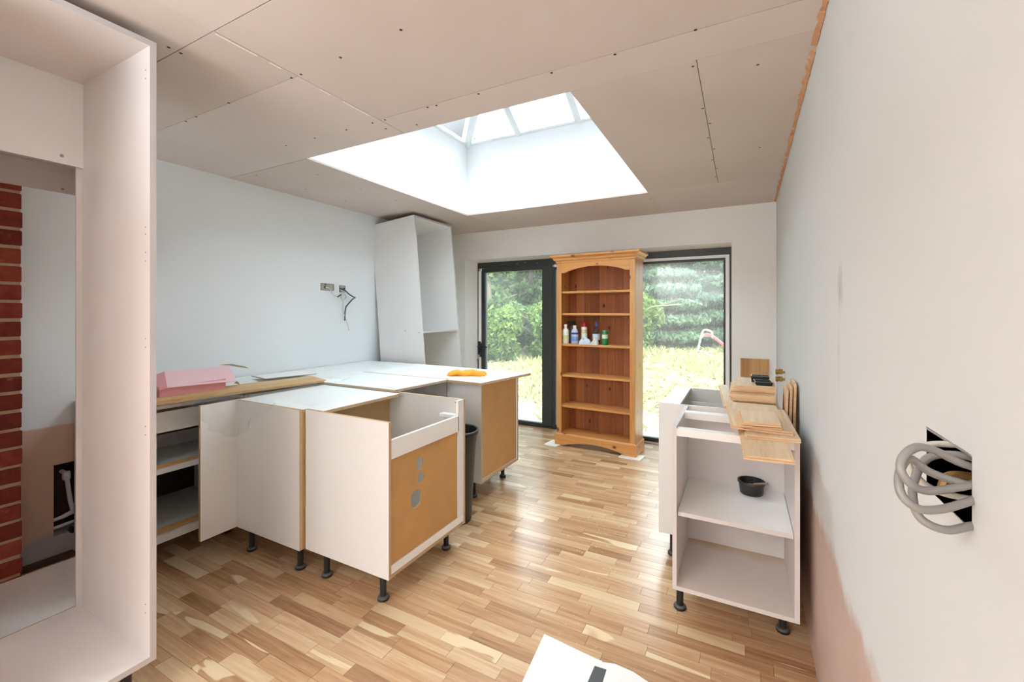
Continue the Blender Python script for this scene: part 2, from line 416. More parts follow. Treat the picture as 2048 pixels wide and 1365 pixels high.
def plate(name, outline, holes, origin, ux, uy, thick, mat, parent=None, mats=None):
    """flat board with real cut-outs: outline / holes are 2-D loops; ux, uy the in-plane axes"""
    cu = bpy.data.curves.new(name, 'CURVE'); cu.dimensions = '2D'; cu.fill_mode = 'BOTH'; cu.extrude = thick / 2
    for loop in [outline] + list(holes):
        sp = cu.splines.new('POLY'); sp.points.add(len(loop) - 1)
        for i, p in enumerate(loop): sp.points[i].co = (p[0], p[1], 0, 1)
        sp.use_cyclic_u = True
    t = bpy.data.objects.new('tmp', cu); C.objects.link(t)
    me = bpy.data.meshes.new_from_object(t); bpy.data.objects.remove(t); bpy.data.curves.remove(cu)
    ux = Vector(ux); uy = Vector(uy); uz = ux.cross(uy)
    off = ORG.get(parent, Vector((0, 0, 0))) if parent else Vector((0, 0, 0))
    for v in me.vertices: v.co = Vector(origin) + ux * v.co.x + uy * v.co.y + uz * v.co.z - off
    me.name = name
    me.materials.clear()
    for m in (mats or [mat]): me.materials.append(M[m])
    if mats:
        for p in me.polygons: p.material_index = 0 if abs(p.normal.dot(uz)) > .9 else 1
    o = bpy.data.objects.new(name, me); C.objects.link(o)
    if parent: o.parent = parent; ORG[o] = off
    return o

# ------------------------------------------------------------------ THE SETTING
XL, YB, T = -3.35, 4.53, 2.36
YR = -3.3
def xr(y): return .228 + .0112 * y          # right wall, a hair off parallel
SX0, SX1, SY0, SY1, SZ = -2.48, -.683, 1.85, 3.70, 3.08   # skylight shaft

# floor: oak blocks as parts
fl = thing('floor', None, None, (0, 0, 0), kind='structure')
MB().box(XL, .5, YR, 4.75, -.12, -.012).build('subfloor', 'dirt', fl)
blocks = []
y = .45; row = 0
while y < 4.74:
    wdt = .0625; y1 = min(y + wdt, 4.74)
    x = XL - random.random() * .4
    while x < .30:
        ln = random.choice([.2, .25, .28, .32, .38, .46]) * random.uniform(.9, 1.1)
        x1 = x + ln
        a, b = max(x, XL), min(x1, xr(y) + .01)
        if b - a > .02: blocks.append((a, b, y, y1))
        x = x1
    y = y1; row += 1
def in_view(b):
    cx, cy = (b[0] + b[1]) / 2, (b[2] + b[3]) / 2
    Z = -.468 * cx + .884 * cy; u = 1024 + 865 * (.884 * cx + .468 * cy) / Z; v = 627 + 865 * 1.36 / Z
    hid = (cx < -2.75 and cy > 1.0) or (-2.5 < cx < -1.45 and 1.65 < cy < 2.0) or (cx > -.2 and cy > 2.2) or (-3.3 < cx < -1.75 and 2.7 < cy < 3.2) or (cx < -1.83 and cy < .95)
    return (300 < u < 1640 and v < 1400 and not hid), Z
cand = sorted([(in_view(b)[1], b) for b in blocks if in_view(b)[0]], key=lambda q: q[0])
near = set(b for _, b in cand[:296])
g = .0006
rest = MB(); tones = []
for b in blocks:
    tn = min(1, max(0, random.gauss(.54, .2)))
    if b in near:
        MB().box(b[0] + g, b[1] - g, b[2] + g, b[3] - g, -.013, random.uniform(-.0004, .0004)).build('oak_block', 'oak_floor', fl, tone=tn)
    else:
        rest.box(b[0] + g, b[1] - g, b[2] + g, b[3] - g, -.013, 0.); tones += [tn] * 8
# plain planks behind the camera
for yy in np.arange(YR, .45, .2):
    rest.box(XL, .26, yy, min(yy + .199, .45), -.013, 0); tones += [.5 + .2 * random.random()] * 8
ro = rest.build('oak_blocks', 'oak_floor', fl, kind='stuff')
a = ro.data.attributes.new('tone', 'FLOAT', 'POINT'); a.data.foreach_set('value', tones)
# plaster dust and crumbs on the floor
dm = MB()
for i in range(260):
    cx, cy = random.gauss(-.70, .16), random.gauss(2.5, .38)
    if random.random() < .25: cx, cy = random.uniform(-1.5, .1), random.uniform(1.5, 3.5)
    r = random.uniform(.0007, .0025) * (2.4 if random.random() < .03 else 1)
    dm.lathe((cx, cy, .0), [(r, 0), (r * .7, r * .6), (0, r * .8)], 5)
tag(dm.build('plaster_crumbs', 'paper', kind='stuff'), 'white plaster crumbs scattered over the middle of the oak floor', 'debris')

# left wall with the pipe recess
wl = MB()
hy0, hy1, hz0, hz1 = .925, 1.10, .128, .52
def lw(y0, y1, z0, z1): wl.box(XL - .12, XL, y0, y1, z0, z1)
lw(YR, hy0, -.1, 2.9); lw(hy1, 4.9, -.1, 2.9); lw(hy0, hy1, -.1, hz0); lw(hy0, hy1, hz1, 2.9)
wall_left = struct(wl.build('wall_left', 'wall_left'))
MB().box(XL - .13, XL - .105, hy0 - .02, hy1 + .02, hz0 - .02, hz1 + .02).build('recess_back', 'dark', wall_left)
pi = thing('waste_pipe', 'white plastic pipes inside the hole low in the left wall', 'pipe', (XL - .05, 1.0, .2))
p = MB(); p.tube([(XL - .10, .985, .452), (XL - .055, .985, .452), (XL - .04, .988, .44), (XL - .04, 1.005, .28), (XL - .035, 1.012, .235)], .011, 10)
p.lathe((XL - .04, .988, .415), [(.017, 0), (.019, .01), (.019, .03), (.016, .045)], 12)
p.build('riser', 'pipe', pi, smooth=True)
p = MB(); p.tube([(XL - .035, .93, .205), (XL - .035, .97, .21), (XL - .035, 1.02, .225), (XL - .035, 1.09, .225)], [.009, .011, .015, .015], 10)
p.build('elbow', 'pipe', pi, smooth=True)
MB().tube([(XL - .03, .93, .162), (XL - .03, 1.09, .172)], .009, 10).build('lower_pipe', 'pipe', pi, smooth=True)
MB().tube([(XL + .012, 1.0, .13), (XL - .02, 1.0, .135)], .014, 10).build('black_cap', 'black_plastic', pi, smooth=True)
# debris strip on the floor along the wall
MB().box(XL + .001, XL + .05, .3, 1.0, 0, .022).build('baseboard_left', 'dirt').__setitem__('kind', 'structure')

# brick pier
pier = thing('wall_brick_pier', None, None, (-3.22, .3, 0), kind='structure')
MB().box(XL, -3.106, -.6, .742, 0, T).build('mortar_core', 'mortar', pier)
ch = .0885; k = 0; z = .008
while z < T - .02:
    off = 0 if k % 2 == 0 else .11
    y1 = .746
    first = .215 if k % 2 == 0 else .105
    while y1 > -.58:
        y0 = y1 - first
        j = lambda s: random.uniform(-s, s)
        MB().box(XL + .01, -3.1 + j(.002), y0, y1 + (j(.003)), z + j(.002), min(z + .073 + j(.002), T)).build('brick', 'brick', pier, tone=random.random(), bevel=.004)
        y1 = y0 - .012; first = .215
        if y1 < .1: break
    z += ch; k += 1

# right wall with the back-box hole
wr = MB()
def rw(y0, y1, z0, z1):
    p = [(xr(y0), y0, z0), (xr(y1), y1, z0), (xr(y1), y1, z1), (xr(y0), y0, z1)]
    wr.prism(p, (.15, 0, 0))
by0, by1, bz0, bz1 = .69, .835, 1.108, 1.196
rw(YR, by0, -.1, 2.9); rw(by1, 4.9, -.1, 2.9); rw(by0, by1, -.1, bz0); rw(by0, by1, bz1, 2.9)
struct(wr.build('wall_right', 'wall_right'))
# back wall with opening
OX0, OX1, OZ = -3.067, -.078, 2.025
FX0, FX1, FZ, FY = -2.995, -.055, 2.005, 4.71
bw = MB()
bw.box(XL, OX0, YB, YB + .3, -.1, 2.9); bw.box(OX1, .45, YB, YB + .3, -.1, 2.9); bw.box(OX0, OX1, YB, YB + .3, OZ, 2.9)
bw.prism([(OX0, YB, 0), (FX0, FY, 0), (FX0, YB + .3, 0), (OX0, YB + .3, 0)], (0, 0, OZ))
bw.prism([(OX0, YB, OZ), (OX0, YB + .3, OZ), (OX0, YB + .3, FZ), (OX0, FY, FZ)], (OX1 - OX0, 0, 0))
struct(bw.build('wall_back', 'wall_back'))
# rear wall behind the camera
rb = MB(); rb.box(XL, .25, YR - .12, YR, -.1, 2.5)
struct(rb.build('wall_rear', 'wall_plain'))

# ceiling: roof deck + plasterboards
ce = thing('ceiling', None, None, (0, 0, T), kind='structure')
dk = MB(); Z0, Z1 = T + .0125, T + .3
dk.box(XL, SX0 - .1, YR, 4.9, Z0, Z1); dk.box(SX1 + .1, .45, YR, 4.9, Z0, Z1); dk.box(SX0 - .1, SX1 + .1, YR, SY0 - .1, Z0, Z1); dk.box(SX0 - .1, SX1 + .1, SY1 + .1, 4.9, Z0, Z1)
dk.build('deck', 'joint', ce)
XR = .245
boards = [(XL, -1.65, YR, .858), (-1.65, XR, YR, .858), (XL, -1.652, .862, 1.188), (XL, -1.652, 1.190, 1.848), (-1.649, XR, .862, 1.652),
          (-1.649, XR + .003, 1.655, 1.848), (XL, SX0, 1.853, 4.53), (SX0 + .002, SX1, SY1 + .001, 4.53), (SX1 + .002, -.157, 1.850, 3.66), (-.154, XR + .03, 1.850, 3.66), (SX1 + .002, XR + .03, 3.662, 4.53)]
for x0, x1, y0, y1 in boards:
    MB().box(x0, x1, y0, y1, T + random.uniform(0, .0008), T + .0124).build('plasterboard', 'plasterboard', ce, tone=random.random())
sm = MB()
scr = [(-1.902, .833), (-1.903, .874), (-2.555, 1.196), (-2.45, 1.193), (-2.15, 1.186), (-1.687, 1.185), (-1.627, 1.186), (-1.383, 1.18), (-1.06, 1.165), (-1.71, 1.664), (-1.626, 1.668), (-1.345, 1.664), (-1.294, 1.668), (-1.057, 1.67), (-.696, 1.666), (-.43, 1.662), (-.142, 1.651), (-.172, 1.89), (-1.7, 1.75), (-1.52, 1.79),
       (-1.9, 1.66), (-2.15, 1.655), (-2.4, 1.65), (-.76, 1.15), (-.4, 1.16), (-.12, 1.2)]
scr += [(-.165, y) for y in (2.3, 2.7, 3.1, 3.5)] + [(-.145, y) for y in (2.5, 2.9, 3.3)] + [(-2.7, y) for y in (2.1, 2.5, 2.9, 3.3)] + [(-3.1, y) for y in (1.9, 2.3, 2.7)] + [(x, 3.9) for x in (-2.2, -1.7, -1.2, -.7)] + [(x, 4.3) for x in (-2.0, -1.4, -.8, -.3)] + [(.05, 1.1), (.06, 2.0), (.1, 3.0)]
for x, y in scr: sm.lathe((x, y, T - .0006), [(.0058, 0), (.0058, .001)], 8)
sm.build('screw', 'screw', ce, kind='stuff')
# filler streaks along the boards' joint
fs = MB()
for (y0, y1) in ((.87, 1.02), (1.07, 1.12), (1.3, 1.36), (1.43, 1.60)):
    fs.box(-1.664, -1.656, y0, y1, T - .0007, T)
fs.build('filler_streak', 'tile', ce)
# ragged plaster bead at the right wall head
rg = MB(); ys = np.arange(.6, 4.53, .03)
top = []; bot = []
for y in ys:
    top.append((xr(y) - .012 - .012 * random.random(), y)); bot.append((xr(y), y))
for i in range(len(ys) - 1):
    z0 = T - .004 - .012 * random.random()
    a0, a1 = top[i], top[i + 1]
    if random.random() < .12: continue
    rg.add([(a0[0], a0[1], T), (a1[0], a1[1], T), (xr(a1[1]) - .002, a1[1], z0), (xr(a0[1]) - .002, a0[1], z0), (xr(a0[1]), a0[1], T), (xr(a1[1]), a1[1], T)], [(0, 1, 2, 3), (3, 2, 5, 4), (0, 3, 4), (1, 5, 2)])
struct(rg.build('trim_1', 'pink_plaster'))

# skylight shaft and lantern
sh = MB(); t = .1
sh.box(SX0 - t, SX0, SY0 - t, SY1 + t, T + .0126, SZ); sh.box(SX1, SX1 + t, SY0 - t, SY1 + t, T + .0126, SZ)
sh.box(SX0, SX1, SY0 - t, SY0, T + .0126, SZ); sh.box(SX0, SX1, SY1, SY1 + t, T + .0126, SZ)
shaft = struct(sh.build('wall_skylight_shaft', 'shaft'))
MB().box(XL - .2, SX0 - t, YR, 4.95, T + .3, T + .34).build('deck_left', 'roof', ce)
win2 = thing('window_2', None, None, (-1.58, 2.775, SZ), kind='structure')
cx, cy = (SX0 + SX1) / 2, (SY0 + SY1) / 2; ap = (cx, cy, SZ + .56)
cor = [(SX0, SY0, SZ), (SX1, SY0, SZ), (SX1, SY1, SZ), (SX0, SY1, SZ)]
for c_ in cor:
    d = Vector(ap) - Vector(c_); mbx = MB(); mbx.tube([c_, ap], .042, 6); mbx.build('hip_bar', 'lantern', win2)
for e in range(4):
    a_, b_ = Vector(cor[e]), Vector(cor[(e + 1) % 4]); mid = (a_ + b_) / 2
    MB().tube([a_, b_], .016, 6).build('eaves_bar', 'lantern', win2)
    for fr in (1 / 3, 2 / 3):
        s_ = a_.lerp(b_, fr); e_ = (a_ if fr < .5 else b_).lerp(Vector(ap), 2 / 3)
        MB().tube([s_, e_], .036, 6).build('glazing_bar', 'lantern', win2)
        MB().tube([s_ + (mid - s_) * .06 - Vector((0, 0, .005)), e_ + (mid - s_) * .06 - Vector((0, 0, .005))], .004, 5).build('gasket', 'grey_plastic', win2)
    MB().add([a_ + Vector((0, 0, .03)), b_ + Vector((0, 0, .03)), Vector(ap) + Vector((0, 0, .03))], [(0, 1, 2)]).build('glass_pane', 'glass', win2)

# glazed doors
win1 = thing('window_1', None, None, (-1.5, FY, 0), kind='structure')
def fbox(name, x0, x1, z0, z1, mat='frame', y0=FY, y1=FY + .07, parent=None, bevel=.003):
    return MB().box(x0, x1, y0, y1, z0, z1).build(name, mat, parent or win1, bevel=bevel)
fbox('head', FX0, FX1, 1.935, FZ); fbox('jamb', FX0, -2.981, 0, 1.935); fbox('jamb', -.098, FX1, 0, 1.935)
fbox('sill', FX0, FX1, -.02, .018, y0=FY - .004, y1=FY + .1)
fbox('seal_strip', -.95, -.10, 1.905, 1.934, 'white_strip', FY - .006, FY + .03)
fbox('seal_strip', -.134, -.099, .03, 1.905, 'white_strip', FY - .006, FY + .03)
fbox('seal_strip', -1.935, -1.90, 1.902, 1.932, 'white_strip', FY - .006, FY + .03)
fbox('seal_strip', -1.899, -.951, 1.905, 1.934, 'white_strip', FY + .001, FY + .03)
fbox('sash_rail', -1.956, -.134, 1.880, 1.905, y0=FY + .002, y1=FY + .06); fbox('sash_rail', -1.956, -.134, .019, .05, y0=FY + .002, y1=FY + .06)
fbox('sash_stile', -1.955, -1.918, .05, 1.880, y0=FY + .001, y1=FY + .06); fbox('sash_stile', -.151, -.134, .05, 1.880, y0=FY + .002, y1=FY + .06)
fbox('mullion', -1.10, -.99, .05, 1.880)
MB().box(-1.918, -1.10, FY + .03, FY + .036, .05, 1.88).build('glass_pane', 'glass_hazy', win1)
MB().box(-.99, -.151, FY + .03, FY + .036, .05, 1.88).build('glass_pane', 'glass_hazy', win1)
fbox('bottom_track', -1.9, -.2, .0, .012, 'edge_grey', FY - .05, FY - .005)
door = thing('door_1', None, None, (-2.5, FY, 0), kind='structure')
def dbox(name, *a, **k): return fbox(name, *a, parent=door, **k)
dbox('seal_strip', -2.980, -2.938, .98, 1.90, 'white_strip', y0=FY - .004, y1=FY + .03)
dbox('seal_strip', -2.976, -2.944, .3, .80, 'white_strip', y0=FY - .003, y1=FY + .03)
dbox('stile', -2.937, -2.885, .02, 1.93); dbox('stile', -2.09, -1.957, .02, 1.93)
dbox('top_rail', -2.885, -2.09, 1.880, 1.93); dbox('bottom_rail', -2.885, -2.09, .02, .05)
dbox('lock_case', -2.985, -2.936, .80, .98, y0=FY - .006)
MB().box(-2.885, -2.09, FY + .03, FY + .036, .05, 1.88).build('glass_pane', 'glass_hazy', door)
hd = MB(); hd.box(-2.975, -2.945, FY - .022, FY - .006, .86, 1.0); hd.tube([(-2.955, FY - .02, .935), (-2.955, FY - .06, .935), (-2.945, FY - .065, .938), (-2.86, FY - .065, .942), (-2.815, FY - .064, .932)], .009, 8)
hd.build('handle', 'black_plastic', door, smooth=False)
kk = MB(); kk.tube([(-2.96, FY - .03, .815), (-2.965, FY - .034, .79), (-2.985, FY - .034, .755)], .008, 6); kk.lathe((-2.96, FY - .03, .81), [(.014, 0), (.014, .02)], 10)
kk.build('key', 'silver', door)
# stripes of screws on head
sx = MB()
for x, z in ((-2.42, 1.965), (-2.31, 1.975), (-2.15, 1.96)): sx.lathe((x, FY - .003, z), [(.006, -.003), (.006, .003)], 8)
sx.build('screw', 'silver', win1)

# ------------------------------------------------------------------ cabinets
lg = MB(); lg.lathe((0, 0, 0), [(.0155, .0205), (.0155, .128), (.03, .132), (.03, .142)], 16)
leg_proto = lg.build('leg', 'black_plastic', smooth=True)
lf = MB(); lf.lathe((0, 0, 0), [(.024, 0), (.027, .004), (.027, .013), (.0235, .018), (.015, .020)], 16, ms=[0, 0, 1, 1, 1])
foot_proto = lf.build('foot', ['black_plastic', 'grey_plastic'], smooth=True)
foot_proto.parent = leg_proto
leg_first = [True]
def leg(parent, x, y, dz=0, sz=1.0):
    if leg_first[0]:
        leg_first[0] = False; leg_proto.parent = parent; leg_proto.location = Vector((x, y, dz)) - ORG[parent]; leg_proto.scale = (1, 1, sz); return leg_proto
    c = copy_part(leg_proto, parent, (x, y, dz)); c.scale = (1, 1, sz)
    f = foot_proto.copy(); C.objects.link(f); f.parent = c; f.location = (0, 0, 0); return c
th = .018
def P(parent, name, b, mats=('carcass', 'mdf_edge'), bevel=0, label=None):
    return MB().panel(*b).build(name, list(mats), parent, bevel=bevel, label=label)

# --- tall open cupboard, front left
t1 = thing('tall_cupboard', 'tall open white cupboard carcass standing nearest on the left', 'cupboard', (-2.115, .46, 0))
cg = ('carcass_warm', 'edge_grey')
X0, X1, Y0, Y1, Z0_, Z1_ = -2.40, -1.83, .155, .765, .135, 2.318
t1s = P(t1, 'side_panel', (X0, X1, Y1 - .02, Y1, Z0_, Z1_), cg, .0008); P(t1, 'side_panel', (X0, X1, Y0, Y0 + .02, Z0_, Z1_), cg, .0008)
P(t1, 'top_panel', (X0, X1, Y0 + .02, Y1 - .02, Z1_ - .02, Z1_), cg); P(t1, 'bottom_panel', (X0, X1, Y0 + .02, Y1 - .02, Z0_, Z0_ + .02), cg)
P(t1, 'back_panel', (X0, X0 + .016, Y0 + .02, Y1 - .02, 1.955, Z1_ - .02), ('carcass', 'edge_grey'))
P(t1, 'back_strip', (X0 - .004, X0 + .004, Y1 - .038, Y1 - .0205, Z0_ + .02, 1.955), cg)
P(t1, 'back_strip', (X0 - .003, X0 + .003, Y0 + .02, Y1 - .038, Z0_ + .0205, Z0_ + .03), ('carcass_warm', 'mdf_edge'))
s_ = MB(); s_.tube([(X0 + .0155, .681, 1.986), (X0 + .018, .681, 1.986)], .006, 8); s_.build('screw', 'steel', t1)
hh = MB()
for z in (2.22, 2.19, 1.665, 1.64, 1.575, 1.545, 1.27, 1.24, .96, .93, .33, .30):
    hh.tube([(-1.86, Y1 - .0204, z), (-1.86, Y1 - .0199, z)], .0026, 6)
hh.build('pin_hole', 'screw', t1s, kind='stuff')
for x in (-1.90, -2.33):
    for y in (.215, .705): leg(t1, x, y, 0, .135 / .142)
# --- second tall cupboard behind it
t2 = thing('tall_cupboard', 'lower tall white cupboard standing behind the near one, before the brick', 'cupboard', (-2.715, .65, 0))
X0, X1, Y0, Y1, Z0_, Z1_ = -3.0, -2.43, .36, .955, .10, 2.105
P(t2, 'side_panel', (X0, X1, Y1 - .018, Y1, Z0_, Z1_), cg); P(t2, 'side_panel', (X0, X1, Y0, Y0 + .018, Z0_, Z1_), cg)
P(t2, 'top_panel', (X0, X1, Y0 + .018, Y1 - .018, Z1_ - .018, Z1_), cg); P(t2, 'bottom_panel', (X0, X1, Y0 + .018, Y1 - .018, Z0_, Z0_ + .018), ('carcass', 'mdf_edge'))
P(t2, 'back_rail', (X0, X0 + .016, Y0 + .018, Y1 - .018, 1.96, Z1_ - .018), cg)
s_ = MB(); s_.tube([(X0 + .0155, .855, 1.978), (X0 + .018, .855, 1.978)], .006, 8); s_.build('screw', 'steel', t2)
for x in (-2.49, -2.94):
    for y in (.42, .89): leg(t2, x, y, 0, .10 / .142)

# --- left run, open drawer unit
u1 = thing('base_cabinet', 'white open base cabinet with a mid shelf under the pink box', 'cabinet', (-3.04, 1.32, 0))
X0, X1, Y0, Y1, Z0_, Z1_ = -3.325, -2.75, 1.0, 1.62, .125, .862
cgm = ('carcass_grey', 'mdf_edge')
P(u1, 'side_panel', (X0, X1, Y0, Y0 + th, Z0_, Z1_), cgm); P(u1, 'side_panel', (X0, X1, Y1 - th, Y1, Z0_, Z1_), cgm)
P(u1, 'bottom_panel', (X0, X1 - .02, Y0 + th, Y1 - th, .155, .178), cgm); P(u1, 'bottom_rail', (X1 - .02, X1, Y0 + th, Y1 - th, .125, .165), ('carcass', 'carcass'))
P(u1, 'edge_strip', (X1 - .026, X1 - .0205, Y0 + th, Y1 - th, .1785, .195), ('hardboard', 'hardboard'))
P(u1, 'shelf', (X0 + .01, X1 - .02, Y0 + th, Y1 - th, .505, .523), cgm); P(u1, 'shelf_rail', (X1 - .02, X1, Y0 + th, Y1 - th, .495, .52), ('carcass', 'carcass'))
P(u1, 'edge_strip', (X1 - .026, X1 - .0205, Y0 + th, Y1 - th, .5235, .54), ('hardboard', 'hardboard'))
P(u1, 'top_rail', (X1 - .10, X1, Y0 + th, Y1 - th, .844, .862), ('carcass_grey', 'carcass_grey'))
P(u1, 'drawer_front', (X1 - .02, X1 - .004, Y0 + th, Y1 - th, .717, .826), ('carcass_grey', 'carcass_grey'))
P(u1, 'shelf_upstand', (X0 + .12, X0 + .135, Y0 + th, Y1 - th, .5235, .60), ('carcass_grey', 'carcass_grey'))
P(u1, 'back_panel', (X0, X0 + .01, Y0 + th, Y1 - th, .178, .505), ('dark', 'dark'))  # darkness of the open inside put into the panel colour
for x in (-3.25, -2.83):
    for y in (1.09, 1.55): leg(u1, x, y, 0, .125 / .142)
u2 = thing('base_cabinet', 'white base cabinet in the left corner under the plastic sheet', 'cabinet', (-3.04, 2.1, 0))
X0, X1, Y0, Y1, Z0_, Z1_ = -3.325, -2.75, 1.625, 2.60, .142, .862
P(u2, 'side_panel', (X0, X1, Y0, Y0 + th, Z0_, Z1_)); P(u2, 'side_panel', (X0, X1, Y1 - th, Y1, Z0_, Z1_)); P(u2, 'bottom_panel', (X0, X1, Y0 + th, Y1 - th, Z0_, Z0_ + th))
P(u2, 'back_panel', (X0, X0 + .01, Y0 + th, Y1 - th, Z0_ + th, Z1_)); P(u2, 'top_rail', (X1 - .1, X1, Y0 + th, Y1 - th, Z1_ - th, Z1_))
for x in (-3.25, -2.83):
    for y in (1.7, 2.5): leg(u2, x, y)

# --- front arm, unit with corner post
u3 = thing('base_cabinet', 'closed white corner base cabinet with a protruding filler panel', 'cabinet', (-2.27, 1.75, 0))
X0, X1, Y0, Y1, Z0_, Z1_ = -2.55, -1.995, 1.445, 2.05, .142, .862
P(u3, 'filler_panel', (X0 - .018, X0, 1.262, Y1, Z0_ - .004, Z1_ + .003), ('carcass', 'mdf_edge'), .0008)
P(u3, 'front_panel', (X0, X1, Y0, Y0 + th, Z0_, Z1_), ('carcass', 'mdf_edge'), .0008)
P(u3, 'side_panel', (X1 - th, X1, Y0 + th, Y1, Z0_, .845), ('hardboard_dull', 'mdf_edge')); P(u3, 'back_panel', (X0, X1, Y1, Y1 + .01, Z0_, .845))
P(u3, 'bottom_panel', (X0, X1 - th, Y0 + th, Y1, Z0_, Z0_ + th))
for x, y in ((-2.484, 1.497), (-2.075, 1.51), (-2.484, 1.98), (-2.075, 1.98)): leg(u3, x, y)
# --- front arm, end unit with hardboard end
u4 = thing('base_cabinet', 'open-topped white end cabinet with a brown hardboard panel holed three times', 'cabinet', (-1.7, 1.79, 0))
X0, X1, Y0, Y1 = -1.988, -1.415, 1.475, 2.092
P(u4, 'side_panel', (X0, X1, Y0, Y0 + .017, Z0_, Z1_), ('carcass', 'mdf_edge'), .0008)
P(u4, 'side_panel', (X0, X1, Y1 - .017, Y1, Z0_, Z1_), ('carcass_grey', 'mdf_edge'), .0008)
P(u4, 'inner_panel', (X0, X0 + .006, Y0 + .017, Y1 - .017, Z0_ + .02, .845), ('hardboard_dull', 'mdf_edge'))
P(u4, 'bottom_panel', (X0, X1 - .004, Y0 + .017, Y1 - .017, Z0_, Z0_ + th), ('carcass', 'mdf_edge'))
P(u4, 'bottom_rail', (X1 - .02, X1 - .003, Y0 + .017, Y1 - .017, Z0_ + th, .20), ('white_board', 'mdf_edge'))
P(u4, 'top_rail', (X1 - .02, X1 - .003, Y0 + .017, Y1 - .06, .688, .776), ('white_board', 'white_board'))
P(u4, 'end_stile', (X1 - .02, X1 - .003, Y1 - .065, Y1 - .017, .2005, Z1_), ('carcass', 'white_board'))
P(u4, 'top_brace', (X1 - .14, X1 - .021, Y1 - .06, Y1 - .0175, .76, .776), ('white_board', 'white_board'))
def blob(cy_, cz_, ry, rz, n=16, sq=0, j=.08):
    o = []
    for i in range(n):
        a = 2 * math.pi * i / n; r = 1 + random.uniform(-j, j)
        ca, sa = math.cos(a), math.sin(a)
        e = .6 if sq else 1
        o.append((cy_ + ry * r * math.copysign(abs(ca) ** e, ca), cz_ + rz * r * math.copysign(abs(sa) ** e, sa)))
    return o
ya, yb = Y0 + .0175, Y1 - .066
plate('hardboard_panel', [(ya, .2005), (yb, .2005), (yb, .687), (ya, .687)], [blob(1.703, .606, .026, .033), blob(1.711, .535, .026, .028), blob(1.675, .441, .037, .042, sq=1)],
      (X1 - .012, 0, 0), (0, 1, 0), (0, 0, 1), .004, 'hardboard', u4)
for x, y in ((-1.894, 1.53), (-1.503, 1.53), (-1.505, 2.03), (-1.894, 2.03)): leg(u4, x, y)
sx = MB(); sx.tube([(-1.47, Y1 - .0172, .84), (-1.47, Y1 - .0182, .84)], .004, 6); sx.build('screw', 'screw', u4)
# --- rear arm
u5 = thing('base_cabinet', 'narrow white end cabinet of the far arm with brown hardboard end', 'cabinet', (-1.79, 2.91, 0))
X0, X1, Y0, Y1 = -1.935, -1.635, 2.62, 3.20
P(u5, 'side_panel', (X0, X1, Y0, Y0 + th, Z0_, Z1_), ('carcass', 'mdf_edge'), .0008); P(u5, 'side_panel', (X0, X1, Y1 - th, Y1, Z0_, Z1_), ('carcass', 'mdf_edge'))
P(u5, 'bottom_panel', (X0, X1, Y0 + th, Y1 - th, Z0_, Z0_ + .014), ('carcass', 'mdf_edge'))
P(u5, 'end_board', (X1 - .016, X1 - .006, Y0 + th, Y1 - th - .02, Z0_ + .025, Z1_), ('hardboard', 'hardboard'))
P(u5, 'end_lipping', (X1 - .014, X1 - .002, Y1 - th - .019, Y1 - th, Z0_ + .014, Z1_), ('white_board', 'mdf_edge'))
P(u5, 'bottom_lipping', (X1 - .014, X1 - .002, Y0 + th, Y1 - th - .02, Z0_ + .014, Z0_ + .0245), ('white_board', 'mdf_edge'))
for x, y in ((-1.75, 2.70), (-1.75, 3.14), (-1.88, 2.72), (-1.88, 3.14)): leg(u5, x, y)
u6 = thing('base_cabinet', 'white base cabinet of the far arm beside the left corner', 'cabinet', (-2.34, 2.91, 0))
X0, X1 = -2.745, -1.94
P(u6, 'side_panel', (X0, X1, Y0, Y0 + th, Z0_, Z1_), ('carcass_warm', 'mdf_edge')); P(u6, 'side_panel', (X0, X1, Y1 - th, Y1, Z0_, Z1_)); P(u6, 'bottom_panel', (X0, X1, Y0 + th, Y1 - th, Z0_, Z0_ + th))
P(u6, 'end_board', (X0, X0 + .01, Y0 + th, Y1 - th, Z0_ + th, Z1_)); P(u6, 'inner_board', (X1 - .01, X1 - .001, Y0 + th, Y1 - th, Z0_ + th, Z1_))
for x in (-2.66, -2.03):
    for y in (2.7, 3.12): leg(u6, x, y)

# --- loose white boards as temporary worktops
def board(name, label, pts, z0, z1, mats=('white_board', 'mdf_edge'), cat='board', group=None, bevel=.0008):
    c_ = Vector((sum(p[0] for p in pts) / len(pts), sum(p[1] for p in pts) / len(pts), z0))
    mb = MB(); mb.prism([(p[0] - c_.x, p[1] - c_.y, 0) for p in pts], (0, 0, z1 - z0), 0, 1)
    o = mb.build(name, list(mats), bevel=bevel); o.location = c_
    return tag(o, label, cat, group)
board('worktop_board', 'loose white board lying on the near arm of base cabinets', [(-2.548, 1.465), (-1.993, 1.465), (-1.993, 1.494), (-1.872, 1.494), (-1.862, 2.04), (-2.548, 2.04)], .8465, .8635)
board('worktop_board', 'loose white board between the two arms, under plastic film', [(-2.735, 2.05), (-1.915, 2.05), (-1.875, 2.555), (-2.735, 2.555)], .8635, .880)
board('worktop_board', 'long white board on the base cabinets along the left wall', [(-3.34, 1.02), (-2.742, 1.02), (-2.742, 3.22), (-3.34, 3.22)], .8635, .877)
board('worktop_board', 'skewed white board overhanging the far end cabinet', [(-2.735, 2.562), (-1.868, 2.559), (-1.866, 2.532), (-1.572, 2.515), (-1.488, 3.13), (-2.735, 3.20)], .8635, .882)

